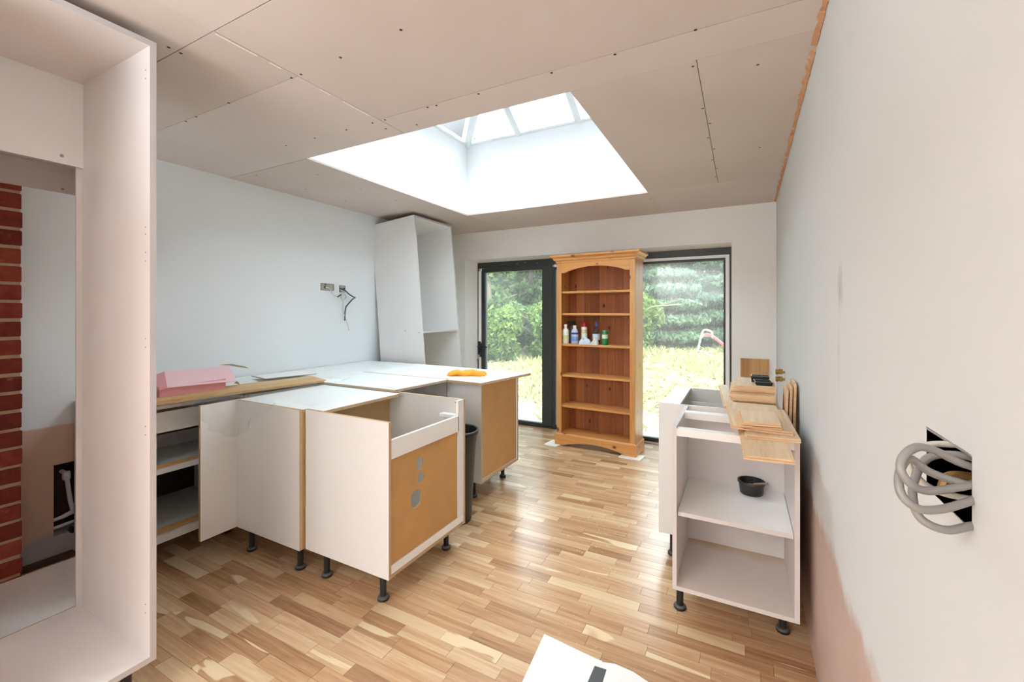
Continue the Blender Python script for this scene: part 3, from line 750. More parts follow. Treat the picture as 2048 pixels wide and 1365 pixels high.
# --- plastic dust sheet
def sheet():
    nx, ny = 90, 80
    x0, x1, y0, y1 = -3.30, -1.93, 1.36, 3.10
    V = []
    for j in range(ny + 1):
        for i in range(nx + 1):
            u, v = i / nx, j / ny
            X = x0 + (x1 - x0) * u; Y = y0 + (y1 - y0) * v
            n1 = math.sin(X * 13 + 2.1 * math.sin(Y * 7)) * math.sin(Y * 9 + 1.7 * math.sin(X * 6))
            n2 = math.sin(X * 37 + Y * 21) * .4 + math.sin(Y * 45 - X * 17) * .3
            Z = .8865 + .0045 * (n1 + 1) + .0022 * (n2 + .7)
            X += .012 * math.sin(Y * 23) ; Y += .010 * math.sin(X * 19)
            # right edge hangs over between the arms
            edge = -1.885
            if v > .4 and v < .72 and u > .93:
                k = (u - .93) / .07; X = edge + .012 + .018 * math.sin(Y * 60) * k; Z = .885 - k * (.085 + .035 * math.sin(Y * 26))
            if v < .12: Y = max(Y, 1.466 if X > -2.56 else 1.40)
            if v >= .72: X = min(X, -2.0)
            if Y < 2.2 and X < -2.50: Z = .8785 + .0006 * n2
            V.append((X, Y, Z))
    F = [(j * (nx + 1) + i, j * (nx + 1) + i + 1, (j + 1) * (nx + 1) + i + 1, (j + 1) * (nx + 1) + i) for j in range(ny) for i in range(nx)]
    mb = MB(); mb.add(V, F)
    # the near left corner slumps over the filler panel and hangs in the angle
    path = [(-2.76, 1.24), (-2.60, 1.235), (-2.53, 1.25), (-2.530, 1.32), (-2.51, 1.395), (-2.44, 1.425), (-2.36, 1.428), (-2.26, 1.43), (-2.16, 1.432)]
    drop = [.01, .035, .09, .17, .22, .20, .13, .06, .004]
    pp = smooth_pts([(a, b, 0) for a, b in path], 5); dd = np.interp(np.linspace(0, 8, len(pp)), range(9), drop)
    V2 = []; kk_ = 9
    for i, p in enumerate(pp):
        V2.append((min(p.x, -2.2) * 1.0 - .05, 1.47, .889))
        for q_ in range(kk_):
            t_ = q_ / (kk_ - 1); rip = .010 * math.sin(i * 1.3 + t_ * 5) * t_
            V2.append((p.x + rip, p.y + rip - .004 * t_, .8885 - dd[i] * t_ - .003 * math.sin(i * .9)))
    mm_ = kk_ + 1
    mb.add(V2, [(i * mm_ + j, i * mm_ + j + 1, (i + 1) * mm_ + j + 1, (i + 1) * mm_ + j) for i in range(len(pp) - 1) for j in range(mm_ - 1)])
    F = mb.f
    o = mb.build('dust_sheet', 'film', smooth=False)
    o.data.polygons.foreach_set('use_smooth', [True] * len(F))
    return o
tag(sheet(), 'crumpled clear plastic dust sheet draped over the white boards', 'plastic sheet')

# --- leaning tall cabinet at far left
t3 = thing('tall_cupboard', 'tall white cupboard leaning back against the left wall beyond the counter', 'cupboard', (-2.62, 3.59, 0))
X0, X1, Y0, Y1, Z0_, Z1_ = -3.185, -2.62, 3.29, 3.91, .0, 2.335
W2 = ('carcass', 'edge_grey')
P(t3, 'side_panel', (X0, X1, Y0, Y0 + .018, Z0_, Z1_), W2, .0008); P(t3, 'side_panel', (X0, X1, Y1 - .018, Y1, Z0_, Z1_), ('carcass', 'edge_grey'))
P(t3, 'top_panel', (X0, X1, Y0 + .018, Y1 - .018, Z1_ - .018, Z1_), W2); P(t3, 'bottom_panel', (X0, X1, Y0 + .018, Y1 - .018, Z0_, Z0_ + .018), W2)
P(t3, 'shelf', (X0, X1 - .01, Y0 + .018, Y1 - .018, 1.175, 1.19), W2)
P(t3, 'back_panel', (X0, X0 + .01, Y0 + .018, Y1 - .018, .018, 1.175), ('carcass_grey', 'edge_grey')); P(t3, 'back_panel', (X0, X0 + .01, Y0 + .018, Y1 - .018, 1.19, Z1_ - .16), ('carcass_grey', 'edge_grey'))
P(t3, 'back_rail', (X0 + .02, X0 + .036, Y0 + .20, Y1 - .018, Z1_ - .14, Z1_ - .018), ('carcass_grey', 'edge_grey'))
for hx, hz in ((-2.66, 1.18), (-2.83, 1.21)): MB().tube([(hx, Y0 - .0004, hz), (hx, Y0 + .0006, hz)], .005, 6).build('screw_hole', 'screw', t3)
t3.rotation_euler = (0, R(-5.1), 0); t3.location.z = .0; 
# rotated about the foot of its front edge, so the back foot lifts; a wedge carries it
tag(MB().box(-3.17, -3.02, 3.4, 3.8, 0, .036).build('timber_wedge', 'oak_strip', tone=.4), 'timber offcut wedged beneath the leaning cupboard', 'offcut')

# --- right hand units
r1 = thing('base_cabinet', 'open white base cabinet with a shelf nearest beside the right wall', 'cabinet', (-.03, 2.26, 0))
X0, X1, Y0, Y1, Z0_, Z1_ = -.268, .204, 2.02, 2.50, .142, .862
RW = ('carcass_warm', 'carcass_warm')
sd = MB(); 
P(r1, 'side_panel', (X0, X0 + th, Y0, Y1, Z0_, Z1_), RW, .0008)
P(r1, 'side_panel', (X1 - th, X1, Y0, Y1, Z0_, Z1_), RW, .0008)
P(r1, 'bottom_panel', (X0 + th, X1 - th, Y0, Y1, Z0_, Z0_ + th), ('stained', 'carcass_warm'))
P(r1, 'back_panel', (X0 + th, X1 - th, Y1 - .012, Y1, Z0_ + th, .80), RW)
P(r1, 'shelf', (X0 + th + .002, X1 - th - .002, Y0 + .02, Y1 - .012, .462, .48), ('white_board', 'carcass_warm'))
P(r1, 'top_rail', (X0 + th, X1 - th, Y0 + .002, Y0 + .045, .820, .852), ('white_board', 'white_board')); P(r1, 'top_rail', (X0 + th, X1 - th, Y1 - .17, Y1 - .115, .830, .862), ('white_board', 'white_board'))
for x, y in ((-.249, 2.125), (.158, 2.175), (-.22, 2.43), (.15, 2.43)): leg(r1, x, y)
r2 = thing('base_cabinet', 'deeper white base cabinet behind the open one on the right', 'cabinet', (-.13, 2.8, 0))
X0, X1, Y0, Y1 = -.405, .165, 2.512, 3.11
P(r2, 'side_panel', (X0, X1, Y0, Y0 + th, Z0_, Z1_), ('carcass', 'carcass_warm'), .0008); P(r2, 'side_panel', (X0, X1, Y1 - th, Y1, Z0_, Z1_), ('carcass_grey', 'carcass_warm'))
P(r2, 'bottom_panel', (X0, X1, Y0 + th, Y1 - th, Z0_, Z0_ + th), ('carcass_grey', 'carcass_warm')); P(r2, 'back_panel', (X1 - .012, X1, Y0 + th, Y1 - th, Z0_ + th, Z1_), ('carcass_grey', 'carcass_warm'))
P(r2, 'top_rail', (X0 + .01, X0 + .11, Y0 + th, Y1 - th, Z1_ - .016, Z1_), ('white_board', 'edge_grey')); P(r2, 'drawer_box', (X0 + .12, X1 - .02, Y1 - .16, Y1 - .145, .60, .80), ('carcass_grey', 'edge_grey'))
P(r2, 'shelf', (X0 + .02, X1 - .014, Y0 + th, Y1 - th, .55, .568), ('carcass_grey', 'edge_grey')); P(r2, 'door', (X0 - .002, X0 + .0095, Y0 + th, Y1 - th, Z0_ + .02, .84), ('carcass', 'carcass_warm'))
for x in (-.34, .10):
    for y in (2.58, 3.04): leg(r2, x, y)

# --- offcuts of oak flooring stacked on them
def plank(label, pts, z0, z1, group=None, name='oak_offcut'):
    c_ = Vector((sum(p[0] for p in pts) / 4, sum(p[1] for p in pts) / 4, z0)); tn = random.uniform(.4, .75)
    t_ = thing(name, label, 'floorboard', tuple(c_), group)
    mz = (z0 + z1) / 2
    a, b, c2, d = [Vector((p[0], p[1], 0)) for p in pts]      # near-left, near-right, far-right, far-left
    MB().prism([(p[0], p[1], mz) for p in pts], (0, 0, z1 - mz), 0, 1).build('wear_layer', ['oak_y', 'oak_edge'], t_, tone=tn, bevel=.0006)
    # lower ply with tongue standing proud at left and near end
    ul = (a - b).normalized() * .006; un = (a - d).normalized() * .006
    q = [a + ul + un, b + un, c2, d + ul]
    MB().prism([(p.x, p.y, z0) for p in q], (0, 0, (z1 - z0) * .48), 0, 1).build('tongue', ['oak_edge', 'oak_edge'], t_, tone=tn)
    return t_
plank('lowest oak plank jutting furthest toward the viewer from the right stack', [(.014, 1.675), (.156, 1.69), (.150, 2.35), (-.015, 2.33)], .8625, .8765)
plank('oak plank second from the bottom with its corner near the right wall', [(.02, 1.90), (.197, 1.925), (.185, 2.48), (-.01, 2.46)], .877, .890)
plank('broad oak plank on top of the near pile beside the right wall', [(-.030, 1.98), (.176, 1.968), (.150, 2.50), (-.066, 2.50)], .8905, .904)
plank('small oak offcut laid on the broad plank, lower of two', [(.0, 1.965), (.139, 1.985), (.13, 2.20), (-.016, 2.18)], .9045, .918)
plank('small oak offcut topmost on the near pile', [(.010, 1.945), (.137, 1.963), (.129, 2.185), (-.005, 2.165)], .9185, .932)
plank('long narrow oak strip under the left edge of the far stack', [(-.075, 2.515), (-.03, 2.52), (-.08, 3.26), (-.127, 3.25)], .8628, .876)
zz = .8625; labs = ['bottom oak offcut of the far stack on the right cabinets', 'second oak offcut from the bottom of the far stack', 'third oak offcut up the far stack with a shadowed edge', 'fourth oak offcut up the far stack',
                    'fifth oak offcut up the far stack, slightly set back', 'sixth oak offcut up the far stack', 'seventh oak offcut just beneath the topmost one', 'topmost oak offcut of the far stack, under the black trays']
offs = [(-.015, 2.56), (-.028, 2.565), (-.03, 2.585), (-.042, 2.545), (-.05, 2.56), (-.048, 2.60), (-.035, 2.59), (-.026, 2.60)]
for i, (ox, oy) in enumerate(offs):
    wd = .20 + random.uniform(-.006, .004); ln = .30 + .03 * (i % 3)
    wd = min(wd, .158 - ox)
    sk = random.uniform(-.012, .012)
    plank(labs[i], [(ox, oy), (ox + wd, oy + .012), (ox + wd - sk, oy + ln), (ox - sk, oy + ln)], zz, zz + .0138)
    zz += .0142
ST = zz
# leaning strips against the right wall
for i, (lb, xo) in enumerate((('upright oak strip leaning nearest the far stack', .172), ('upright oak strip leaning between two others at the right wall', .190), ('upright oak strip leaning closest against the right wall', .208))):
    pts = [(xo, 2.545 + .012 * i, .0), (xo + .012, 2.545 + .012 * i, .0), (xo + .012 + .026, 2.545 + .012 * i, .975 + .016 * i), (xo + .026, 2.545 + .012 * i, .975 + .016 * i)]
    m_ = MB(); m_.prism([(p[0] - pts[0][0], p[1] - pts[0][1], p[2]) for p in pts], (0, .16 + .02 * i, 0), 0, 0)
    o = m_.build('oak_strip', ['oak_edge'], bevel=.0006); o.location = (pts[0][0], pts[0][1], 0); tag(o, lb, 'floorboard')
# square board fixed to the back wall
sb = thing('wall_board', 'square of reddish oak boards fixed on the far wall above the stack', 'board', (.11, YB, .77))
xs = [-.004, .068, .222]
for i in range(2):
    MB().box(xs[i] + .0006, xs[i + 1] - .0006, YB - .016, YB - .0005, .775, .945).build('board_strip', 'oak_panel', sb, tone=[.3, .62][i])
# trays
def tray(label, cx_, cy_, z, w_, d_, h_, rot, mat='black_plastic', rim='edge_grey'):
    t_ = thing('small_tray', label, 'tray', (cx_, cy_, z))
    m_ = MB(); a, b = w_ / 2, d_ / 2
    o_ = [(-a, -b), (a, -b), (a, b), (-a, b)]; i_ = [(x * .93, y * .93) for x, y in o_]; bt = [(x * .9, y * .9) for x, y in o_]
    V = [(x, y, 0) for x, y in bt] + [(x, y, h_) for x, y in o_] + [(x, y, h_) for x, y in i_] + [(x * .93, y * .93, h_ * .35) for x, y in bt]
    F = [(3, 2, 1, 0)]
    for k in range(4):
        q = (k + 1) % 4; F += [(k, q, 4 + q, 4 + k), (4 + k, 4 + q, 8 + q, 8 + k), (8 + k, 8 + q, 12 + q, 12 + k)]
    F += [(12, 13, 14, 15)]
    m_.add(V, F, [0] + [0, 1, 0] * 4 + [0]); m_.build('tray_body', [mat, rim], t_, bevel=.001, local=True)
    t_.rotation_euler.z = rot; return t_
tray('black plastic tray on the topmost oak offcut, nearer one', .105, 2.70, ST, .082, .11, .018, R(4))
tray('dark tray with a pale rim behind the black one on the stack', .095, 2.80, ST, .09, .085, .034, R(-3), rim='white_strip')
# brass valves on right wall
bv = thing('brass_valve', 'small brass pipe valve projecting from the right wall at the far corner', 'valve', (xr(3.5), 3.5, .93))
for i, z in enumerate((.955, .905)):
    m_ = MB(); x_ = xr(3.5) + .004; m_.tube([(x_, 3.5, z), (x_ - .045, 3.5, z)], .010, 10); m_.tube([(x_ - .03, 3.5, z - .014), (x_ - .03, 3.5, z + .02)], .012, 10); m_.tube([(x_ - .045, 3.5, z), (x_ - .060, 3.5, z)], .018, 10)
    m_.build('valve_body', 'brass', bv, smooth=True)

# --- black tub with spatula on the shelf
tb = thing('mixing_tub', 'round black rubber tub on the shelf of the open right cabinet', 'tub', (.045, 2.415, .480))
tub = MB(); tub.lathe((.045, 2.415, .480), [(.0, 0), (.046, 0), (.050, .004), (.056, .052), (.061, .054), (.061, .063), (.055, .063), (.049, .012), (0, .010)], 32); tub.build('bowl', 'black_plastic', tb, smooth=True)
sp = MB(); sp.tube([(.055, 2.40, .532), (.112, 2.375, .553)], .005, 6); sp.box(.03, .062, 2.40, 2.43, .518, .522); tag(sp.build('spatula', 'card_brown'), 'small wooden-handled spatula resting in the black tub', 'spatula')

# --- dustbin
bn = thing('waste_bin', 'tall dark grey plastic bin behind the open-topped end cabinet', 'bin', (-1.665, 2.335, 0))
bm_ = MB(); bc = (-1.662, 2.352, 0)
bm_.lathe(bc, [(.095, 0), (.10, .01), (.128, .50), (.138, .565), (.146, .572), (.146, .592), (.134, .592), (.120, .48), (.09, .02), (0, .02)], 36)
bm_.build('bucket', 'black_plastic', bn, smooth=True)
rm = MB(); rm.tube([(bc[0] + .143 * math.cos(a), bc[1] + .143 * math.sin(a), .592) for a in np.linspace(0, 2 * math.pi, 37)[:-1]], .006, 6, closed=True); rm.build('rim', 'grey_plastic', bn, smooth=True)

# --- oak strips on the left counter
tn = .5
sL = thing('oak_plank', 'long oak plank lying along the left counter under the pink box', 'floorboard', (-2.8, 1.5, .8775))
def rotp(pts, c_, a): return [(c_[0] + (p[0]) * math.cos(a) - p[1] * math.sin(a), c_[1] + p[0] * math.sin(a) + p[1] * math.cos(a)) for p in pts]
q = [(-2.70, 1.03), (-2.548, 2.05), (-2.81, 2.13), (-2.975, 1.06)]
MB().prism([(p[0], p[1], .889) for p in q], (0, 0, .009), 0, 1).build('wear_layer', ['oak_strip', 'oak_strip'], sL, tone=.55)
MB().prism([(p[0], p[1], .881) for p in [(-2.695, 1.03), (-2.553, 2.04), (-2.81, 2.12), (-2.975, 1.06)]], (0, 0, .0078), 0, 1).build('ply_layer', ['oak_edge', 'mdf_edge'], sL, tone=.5)
board('packing_board', 'pale board scrap tucked behind the long oak plank on the counter', [(-2.93, 1.86), (-2.84, 2.20), (-3.10, 2.26), (-3.16, 1.90)], .8985, .904, ('white_board', 'card_brown'), 'board')

# --- pink box
pb = thing('pink_box', 'open pink cardboard box with a lifted lid on the left counter', 'box', (-2.95, 1.37, .898))
m_ = MB(); zb = .8985
x0, x1, y0, y1, h_ = -3.06, -2.815, 1.19, 1.535, .056; tt = .003
m_.box(x0, x1, y0, y1, zb, zb + tt); m_.box(x0, x0 + tt, y0, y1, zb + tt, zb + h_); m_.box(x1 - tt, x1, y0, y1, zb + tt, zb + h_); m_.box(x0 + tt, x1 - tt, y0, y0 + tt, zb + tt, zb + h_); m_.box(x0 + tt, x1 - tt, y1 - tt, y1, zb + tt, zb + h_)
m_.build('box_tray', 'pink', pb)
lid = MB()
A, B_ = (-3.02, 1.30, 1.012), (-3.02, 1.668, 1.010); Cc, D = (-2.79, 1.585, .934), (-2.79, 1.215, .948); E_ = (-3.0, 1.17, .955)
lid.prism([A, D, Cc, B_], (.001, 0, .003)); lid.build('lid', 'pink_light', pb)
MB().prism([A, (-3.03, 1.15, .96), (-2.83, 1.165, .925), D], (.002, 0, .003)).build('lid_end', 'pink', pb)
MB().prism([B_, (-3.03, 1.62, 1.02), (-3.06, 1.71, 1.013), (-3.06, 1.80, .985), (-3.01, 1.79, .978)], (.0, 0, .002)).build('lid_flap', 'card_brown', pb)
MB().prism([Cc, (-2.80, 1.60, .927), (-2.80, 1.61, .908), (-2.79, 1.57, .925)], (.002, .001, .001)).build('tuck_flap', 'card_brown', pb)
MB().prism([(-3.06, 1.19, .954), (-3.06, 1.535, .954), B_, A], (-.002, 0, 0)).build('lid_back', 'pink', pb)

# --- orange cloth on white tiles
wt = MB()
ang = .42
def cb(cx_, cy_, w_, d_, n): pass
tl = thing('white_pad', 'white ribbed pad under the orange cloth on the far worktop', 'pad', (-1.80, 2.70, .8825))
for i in range(6):
    a0 = -.15 + i * .05; m_ = MB(); m_.box(a0, a0 + .047, -.085, .045, 0, .011)
    m_.build('segment', 'tile', tl, local=True, bevel=.002)
tl.rotation_euler.z = .44
oc = MB(); nx, ny = 26, 12; V = []
for j in range(ny + 1):
    for i in range(nx + 1):
        u, v = i / nx - .5, j / ny - .5
        e = max(0, 1 - (abs(u) * 2) ** 5) * max(0, 1 - (abs(v) * 2) ** 4)
        z_ = e ** .45 * (.034 + .004 * math.sin(u * 13 + 3 * v) + .004 * math.sin(v * 26 + u * 9))
        V.append((u * .28 + .01 * math.sin(v * 9), v * .115 + .008 * math.sin(u * 17), z_))
F = [(j * (nx + 1) + i, j * (nx + 1) + i + 1, (j + 1) * (nx + 1) + i + 1, (j + 1) * (nx + 1) + i) for j in range(ny) for i in range(nx)]
F.append(tuple([i for i in range(nx + 1)][::-1]))
oc.add(V, F); oo = oc.build('orange_cloth', 'orange'); oo.data.polygons.foreach_set('use_smooth', [True] * len(F)); oo.location = (-1.82, 2.715, .8940); oo.rotation_euler.z = .44
tag(oo, 'folded orange cloth on a white pad at the end of the far worktop', 'cloth')

# --- sockets and wires on left wall
so = thing('socket_box', 'double galvanised back box in the left wall with a loose pale cable', 'socket', (XL, 2.71, 1.6))
def backbox(root, y0, y1, z0, z1):
    m_ = MB(); x_ = XL
    m_.box(x_ - .002, x_ + .002, y0, y1, z0, z1); m_.build('box_plate', 'metal_box', root)
    m_ = MB(); m_.box(x_ + .002, x_ + .005, y0, y1, z1 - .005, z1); m_.box(x_ + .002, x_ + .005, y0, y1, z0, z0 + .005); m_.box(x_ + .002, x_ + .005, y0, y0 + .005, z0 + .005, z1 - .005); m_.box(x_ + .002, x_ + .005, y1 - .005, y1, z0 + .005, z1 - .005)
    m_.build('box_lip', 'steel', root)
backbox(so, 2.638, 2.779, 1.569, 1.632)
m_ = MB(); m_.tube([(XL + .002, 2.685, 1.598), (XL + .004, 2.685, 1.598)], .012, 10); m_.tube([(XL + .002, 2.685, 1.625), (XL + .004, 2.685, 1.625)], .008, 8); m_.build('knockout', 'screw', so)
MB().tube([(XL + .004, 2.685, 1.598), (XL + .03, 2.70, 1.592), (XL + .03, 2.72, 1.58), (XL + .02, 2.735, 1.555), (XL + .02, 2.76, 1.528), (XL + .02, 2.80, 1.515), (XL + .025, 2.825, 1.512)], .0045, 6).build('cable', 'cable_white', so, smooth=True)
so2 = thing('socket_box', 'single galvanised back box in the left wall with dark and pale cables hanging', 'socket', (XL, 2.88, 1.6))
backbox(so2, 2.842, 2.912, 1.560, 1.624)
m_ = MB(); m_.tube([(XL + .002, 2.853, 1.592), (XL + .004, 2.853, 1.592)], .009, 8); m_.tube([(XL + .002, 2.897, 1.595), (XL + .004, 2.897, 1.595)], .010, 8); m_.build('knockout', 'label_navy', so2)
MB().tube([(XL + .004, 2.853, 1.595), (XL + .05, 2.87, 1.575), (XL + .06, 2.90, 1.545), (XL + .06, 2.95, 1.52), (XL + .05, 2.99, 1.512), (XL + .04, 2.965, 1.495), (XL + .04, 2.92, 1.455), (XL + .03, 2.895, 1.42), (XL + .03, 2.885, 1.37), (XL + .03, 2.882, 1.29)], .006, 8).build('dark_cable', 'cable_dark', so2, smooth=True)
cl = MB(); pts = []
for i in range(36):
    a = i / 36 * 2 * math.pi * 2.6; pts.append((XL + .03 + .006 * math.sin(a * .7), 2.868 + .030 * math.cos(a) * (1 - .1 * (i % 7) / 7), 1.517 + .026 * math.sin(a)))
cl.tube([(XL + .004, 2.853, 1.59), (XL + .02, 2.87, 1.56)] + pts + [(XL + .03, 2.865, 1.47), (XL + .03, 2.858, 1.42), (XL + .03, 2.862, 1.37), (XL + .03, 2.885, 1.33), (XL + .03, 2.91, 1.27), (XL + .03, 2.935, 1.195)], .004, 6)
cl.build('pale_cable', 'cable_white', so2, smooth=True)
MB().tube([(XL + .03, 2.80, 1.513), (XL + .035, 2.835, 1.536)], .006, 6).build('cable_end', 'cable_dark', so2)

# --- wires coiled out of the right wall
wb = thing('wired_back_box', 'coil of thick grey cable looping out of the hole in the right wall', 'cable', (.236, .76, 1.15))
m_ = MB(); bx0 = xr(.69) + .002; dx = .05
m_.box(bx0 + dx - .003, bx0 + dx, by0, by1, bz0, bz1); m_.build('box_back', 'card_brown', wb)
m_ = MB(); m_.box(bx0, bx0 + dx, by0, by1, bz0 - .003, bz0); m_.box(bx0, bx0 + dx, by0, by1, bz1, bz1 + .003); m_.box(bx0, bx0 + dx, by0 - .003, by0, bz0, bz1); m_.box(bx0, bx0 + dx, by1, by1 + .003, bz0, bz1)
m_.build('box_sides', 'metal_box', wb)
m_ = MB(); m_.box(bx0 - .0005, bx0 + .003, by0, by1, bz1 - .004, bz1 - .001); m_.build('box_lip', 'silver', wb)
w1 = [(.275, .70, 1.172), (.232, .700, 1.182), (.205, .69, 1.196), (.183, .675, 1.202), (.168, .662, 1.192), (.164, .655, 1.178), (.172, .652, 1.164), (.19, .665, 1.155), (.22, .685, 1.157), (.245, .70, 1.162), (.275, .72, 1.165)]
w2 = [(.275, .71, 1.150), (.232, .695, 1.160), (.200, .69, 1.170), (.178, .68, 1.186), (.165, .665, 1.170), (.164, .652, 1.150), (.178, .650, 1.138), (.20, .66, 1.138), (.225, .68, 1.142), (.25, .70, 1.148), (.275, .72, 1.15)]
w3 = [(.275, .72, 1.180), (.235, .725, 1.186), (.205, .72, 1.178), (.187, .70, 1.150), (.183, .68, 1.128), (.19, .672, 1.116), (.21, .675, 1.110), (.235, .69, 1.114), (.27, .71, 1.118)]
w4 = [(.275, .76, 1.19), (.235, .76, 1.190), (.21, .745, 1.188), (.19, .735, 1.175), (.20, .74, 1.15), (.225, .75, 1.13), (.27, .75, 1.125)]
for i, ww in enumerate((w1, w2, w3, w4)):
    MB().tube(smooth_pts(ww), (.0046 if i < 3 else .0040), 12).build('cable_loop', ['cable_grey', 'cable_grey', 'cable_grey', 'cable_white'][i], wb, smooth=True)
MB().tube(smooth_pts([(.27, .735, 1.155), (.235, .73, 1.158), (.225, .725, 1.15), (.222, .722, 1.14)]), .007, 8).build('copper_end', 'brass', wb, smooth=True)

# --- sheet of underlay with tape
ul = thing('underlay_sheet', 'white foam sheet on the floor at the bottom of the picture', 'sheet', (-.5, 1.45, 0))
def curled(pts, h=.002):
    m_ = MB(); m_.prism([(p[0], p[1], .0012) for p in pts], (0, 0, h)); return m_
curled([(-.735, 1.680), (-.500, 1.655), (-.478, 1.655), (-.478, 1.10), (-.70, 1.05), (-.70, 1.3), (-.712, 1.43)]).build('sheet_piece', 'paper', ul)
curled([(-.4775, 1.650), (-.43, 1.665), (-.36, 1.66), (-.30, 1.64), (-.24, 1.62), (-.10, 1.55), (-.1, 1.08), (-.4775, 1.10)]).build('sheet_piece', 'paper', ul)
MB().prism([(-.497, 1.618, .0034), (-.452, 1.622, .0034), (-.44, 1.35, .0034), (-.50, 1.35, .0034)], (0, 0, .0006)).build('tape_strip', 'tape', ul)

# --- tiles under bookcase
board('tile_scrap', 'white tile scrap under the left foot of the bookcase', [(-1.80, 4.10), (-1.66, 4.08), (-1.62, 4.27), (-1.78, 4.29)], .0005, .009, ('tile', 'tile'), 'tile')
board('tile_scrap', 'white tile scrap under the right foot of the bookcase', [(-1.02, 4.07), (-.82, 4.055), (-.80, 4.21), (-1.0, 4.225)], .0005, .009, ('tile', 'tile'), 'tile')
MB

# ------------------------------------------------------------------ bookcase
bk = thing('bookcase', 'tall honey pine bookcase standing in front of the glazed doors', 'bookcase', (-1.283, 4.175, .0095))
def L(mb, name, mat, **k):
    return mb.build(name, mat, bk, local=True, **k)
HW = .405; DP = .27; ZT = 1.945
L(MB().box(-HW, -HW + .02, .002, DP, .02, 1.87), 'side_panel', 'pine_v'); L(MB().box(HW - .02, HW, .002, DP, .02, 1.87), 'side_panel', 'pine_v')
L(MB().box(-HW, -HW + .052, -.018, .0, .105, 1.865), 'stile', 'pine_v', bevel=.003); L(MB().box(HW - .052, HW, -.018, .0, .105, 1.865), 'stile', 'pine_v', bevel=.003)
nb = 9; bwid = (2 * HW - .04) / nb
for i in range(nb):
    x0 = -HW + .02 + i * bwid
    L(MB().box(x0 + .0012, x0 + bwid - .0012, DP - .014, DP - .002, .05, 1.87), 'back_board', 'pine_back', tone=random.random(), bevel=.002)
for z in (1.577, 1.350, 1.034, .716, .400):
    L(MB().box(-HW + .021, HW - .021, .012, DP - .015, z - .022, z), 'shelf', 'pine_h', bevel=.003)
L(MB().box(-HW + .021, HW - .021, -.0, DP - .015, .085, .108), 'shelf', 'pine_h')
L(MB().box(-HW + .02, HW - .02, .002, DP - .002, 1.85, 1.868), 'top_board', 'pine_h')
def arch(x0, x1, zt, zs, zc, n=18, ears=.04):
    pts = [(x0, zt), (x0, zs)]
    for i in range(n + 1):
        t = i / n; x = x0 + ears + (x1 - x0 - 2 * ears) * t
        s = math.sin(math.pi * t); s = s ** .8 if s > 0 else 0
        pts.append((x, zs + (zc - zs) * s))
    pts += [(x1, zs), (x1, zt)]
    return pts
va = plate('valance', arch(-HW + .052, HW - .052, 1.868, 1.765, 1.822), [], (0, -.009, 0), (1, 0, 0), (0, 0, 1), .017, 'pine_h', None); va.parent = bk
pl = plate('plinth', arch(-HW - .014, HW + .014, .104, .0, .05, ears=.10), [], (0, -.026, 0), (1, 0, 0), (0, 0, 1), .016, 'pine_h', None); pl.parent = bk
L(MB().box(-HW - .014, -HW - .001, -.018, DP, 0, .104), 'plinth_side', 'pine_h'); L(MB().box(HW + .001, HW + .014, -.018, DP, 0, .104), 'plinth_side', 'pine_h')
L(MB().prism([(-HW - .012, -.034, .1045), (HW + .012, -.034, .1045), (HW + .001, -.018, .118), (-HW - .001, -.018, .118)][:4], (0, .004, .0)), 'plinth_bead', 'pine_h')
# cornice: swept profile
def cornice():
    prof = [(.0, 1.868), (.006, 1.868), (.010, 1.886), (.022, 1.892), (.030, 1.91), (.044, 1.922), (.052, 1.926), (.052, ZT), (.0, ZT)]
    m_ = MB(); path = [(-HW, DP, -1, 0), (-HW, -.018, -1, -1), (HW, -.018, 1, -1), (HW, DP, 1, 0)]
    V = []
    for (x, y, ox, oy) in path:
        for o_, z in prof: V.append((x + ox * o_, y + oy * o_, z))
    n = len(prof); F = []
    for i in range(3):
        for j in range(n - 1): F.append((i * n + j, (i + 1) * n + j, (i + 1) * n + j + 1, i * n + j + 1))
    F += [tuple(range(n)), tuple(range(3 * n, 4 * n))[::-1]]
    m_.add(V, F); m_.box(-HW, HW, -.018, DP, ZT - .012, ZT - .0005); return m_
L(cornice(), 'cornice', 'pine_h')
bk.rotation_euler.z = math.atan2(-.046, .847)
# bottles on the middle shelf (heights relative to shelf)
MW = Matrix.Translation(bk.location) @ Matrix.Rotation(bk.rotation_euler.z, 4, 'Z')
def on_shelf(x, y, z=1.034): v = MW @ Vector((x, y, z)); return (v.x, v.y, v.z + .0003)
def bottle(name, label, x, y, parts, cat='bottle'):
    t_ = thing(name, label, cat, on_shelf(x, y))
    for nm, prof, mat, kw in parts:
        m_ = MB(); m_.lathe((0, 0, 0), prof, 20, **kw); m_.build(nm, mat, t_, smooth=True, local=True)
    return t_
k_ = 1.05
bottle('bleach_bottle', 'white bottle at the left end of the bookcase shelf', -.344, .07, [('body', [(.034, 0), (.037, .004), (.037, .125), (.030, .145), (.014, .160), (.014, .175)], 'bottle_white', {}), ('cap', [(.0165, .1752), (.0165, .198), (.012, .201)], 'white_strip', {}), ('label_band', [(.0374, .045), (.0374, .09)], 'label_yellow', {})])
t_ = bottle('spray_bottle', 'dark trigger spray bottle behind the first white bottle', -.300, .13, [('body', [(.026, 0), (.028, .004), (.028, .11), (.012, .150), (.011, .185)], 'cable_dark', {}), ('collar', [(.014, .1852), (.014, .205)], 'black_plastic', {})])
m_ = MB(); m_.box(-.035, .022, -.012, .012, .2055, .235); m_.prism([(-.03, -.008, .205), (-.045, -.008, .165), (-.037, -.008, .165), (-.018, -.008, .205)], (0, .016, 0)); m_.box(-.05, -.035, -.006, .006, .216, .230); m_.build('trigger_head', 'black_plastic', t_, local=True)
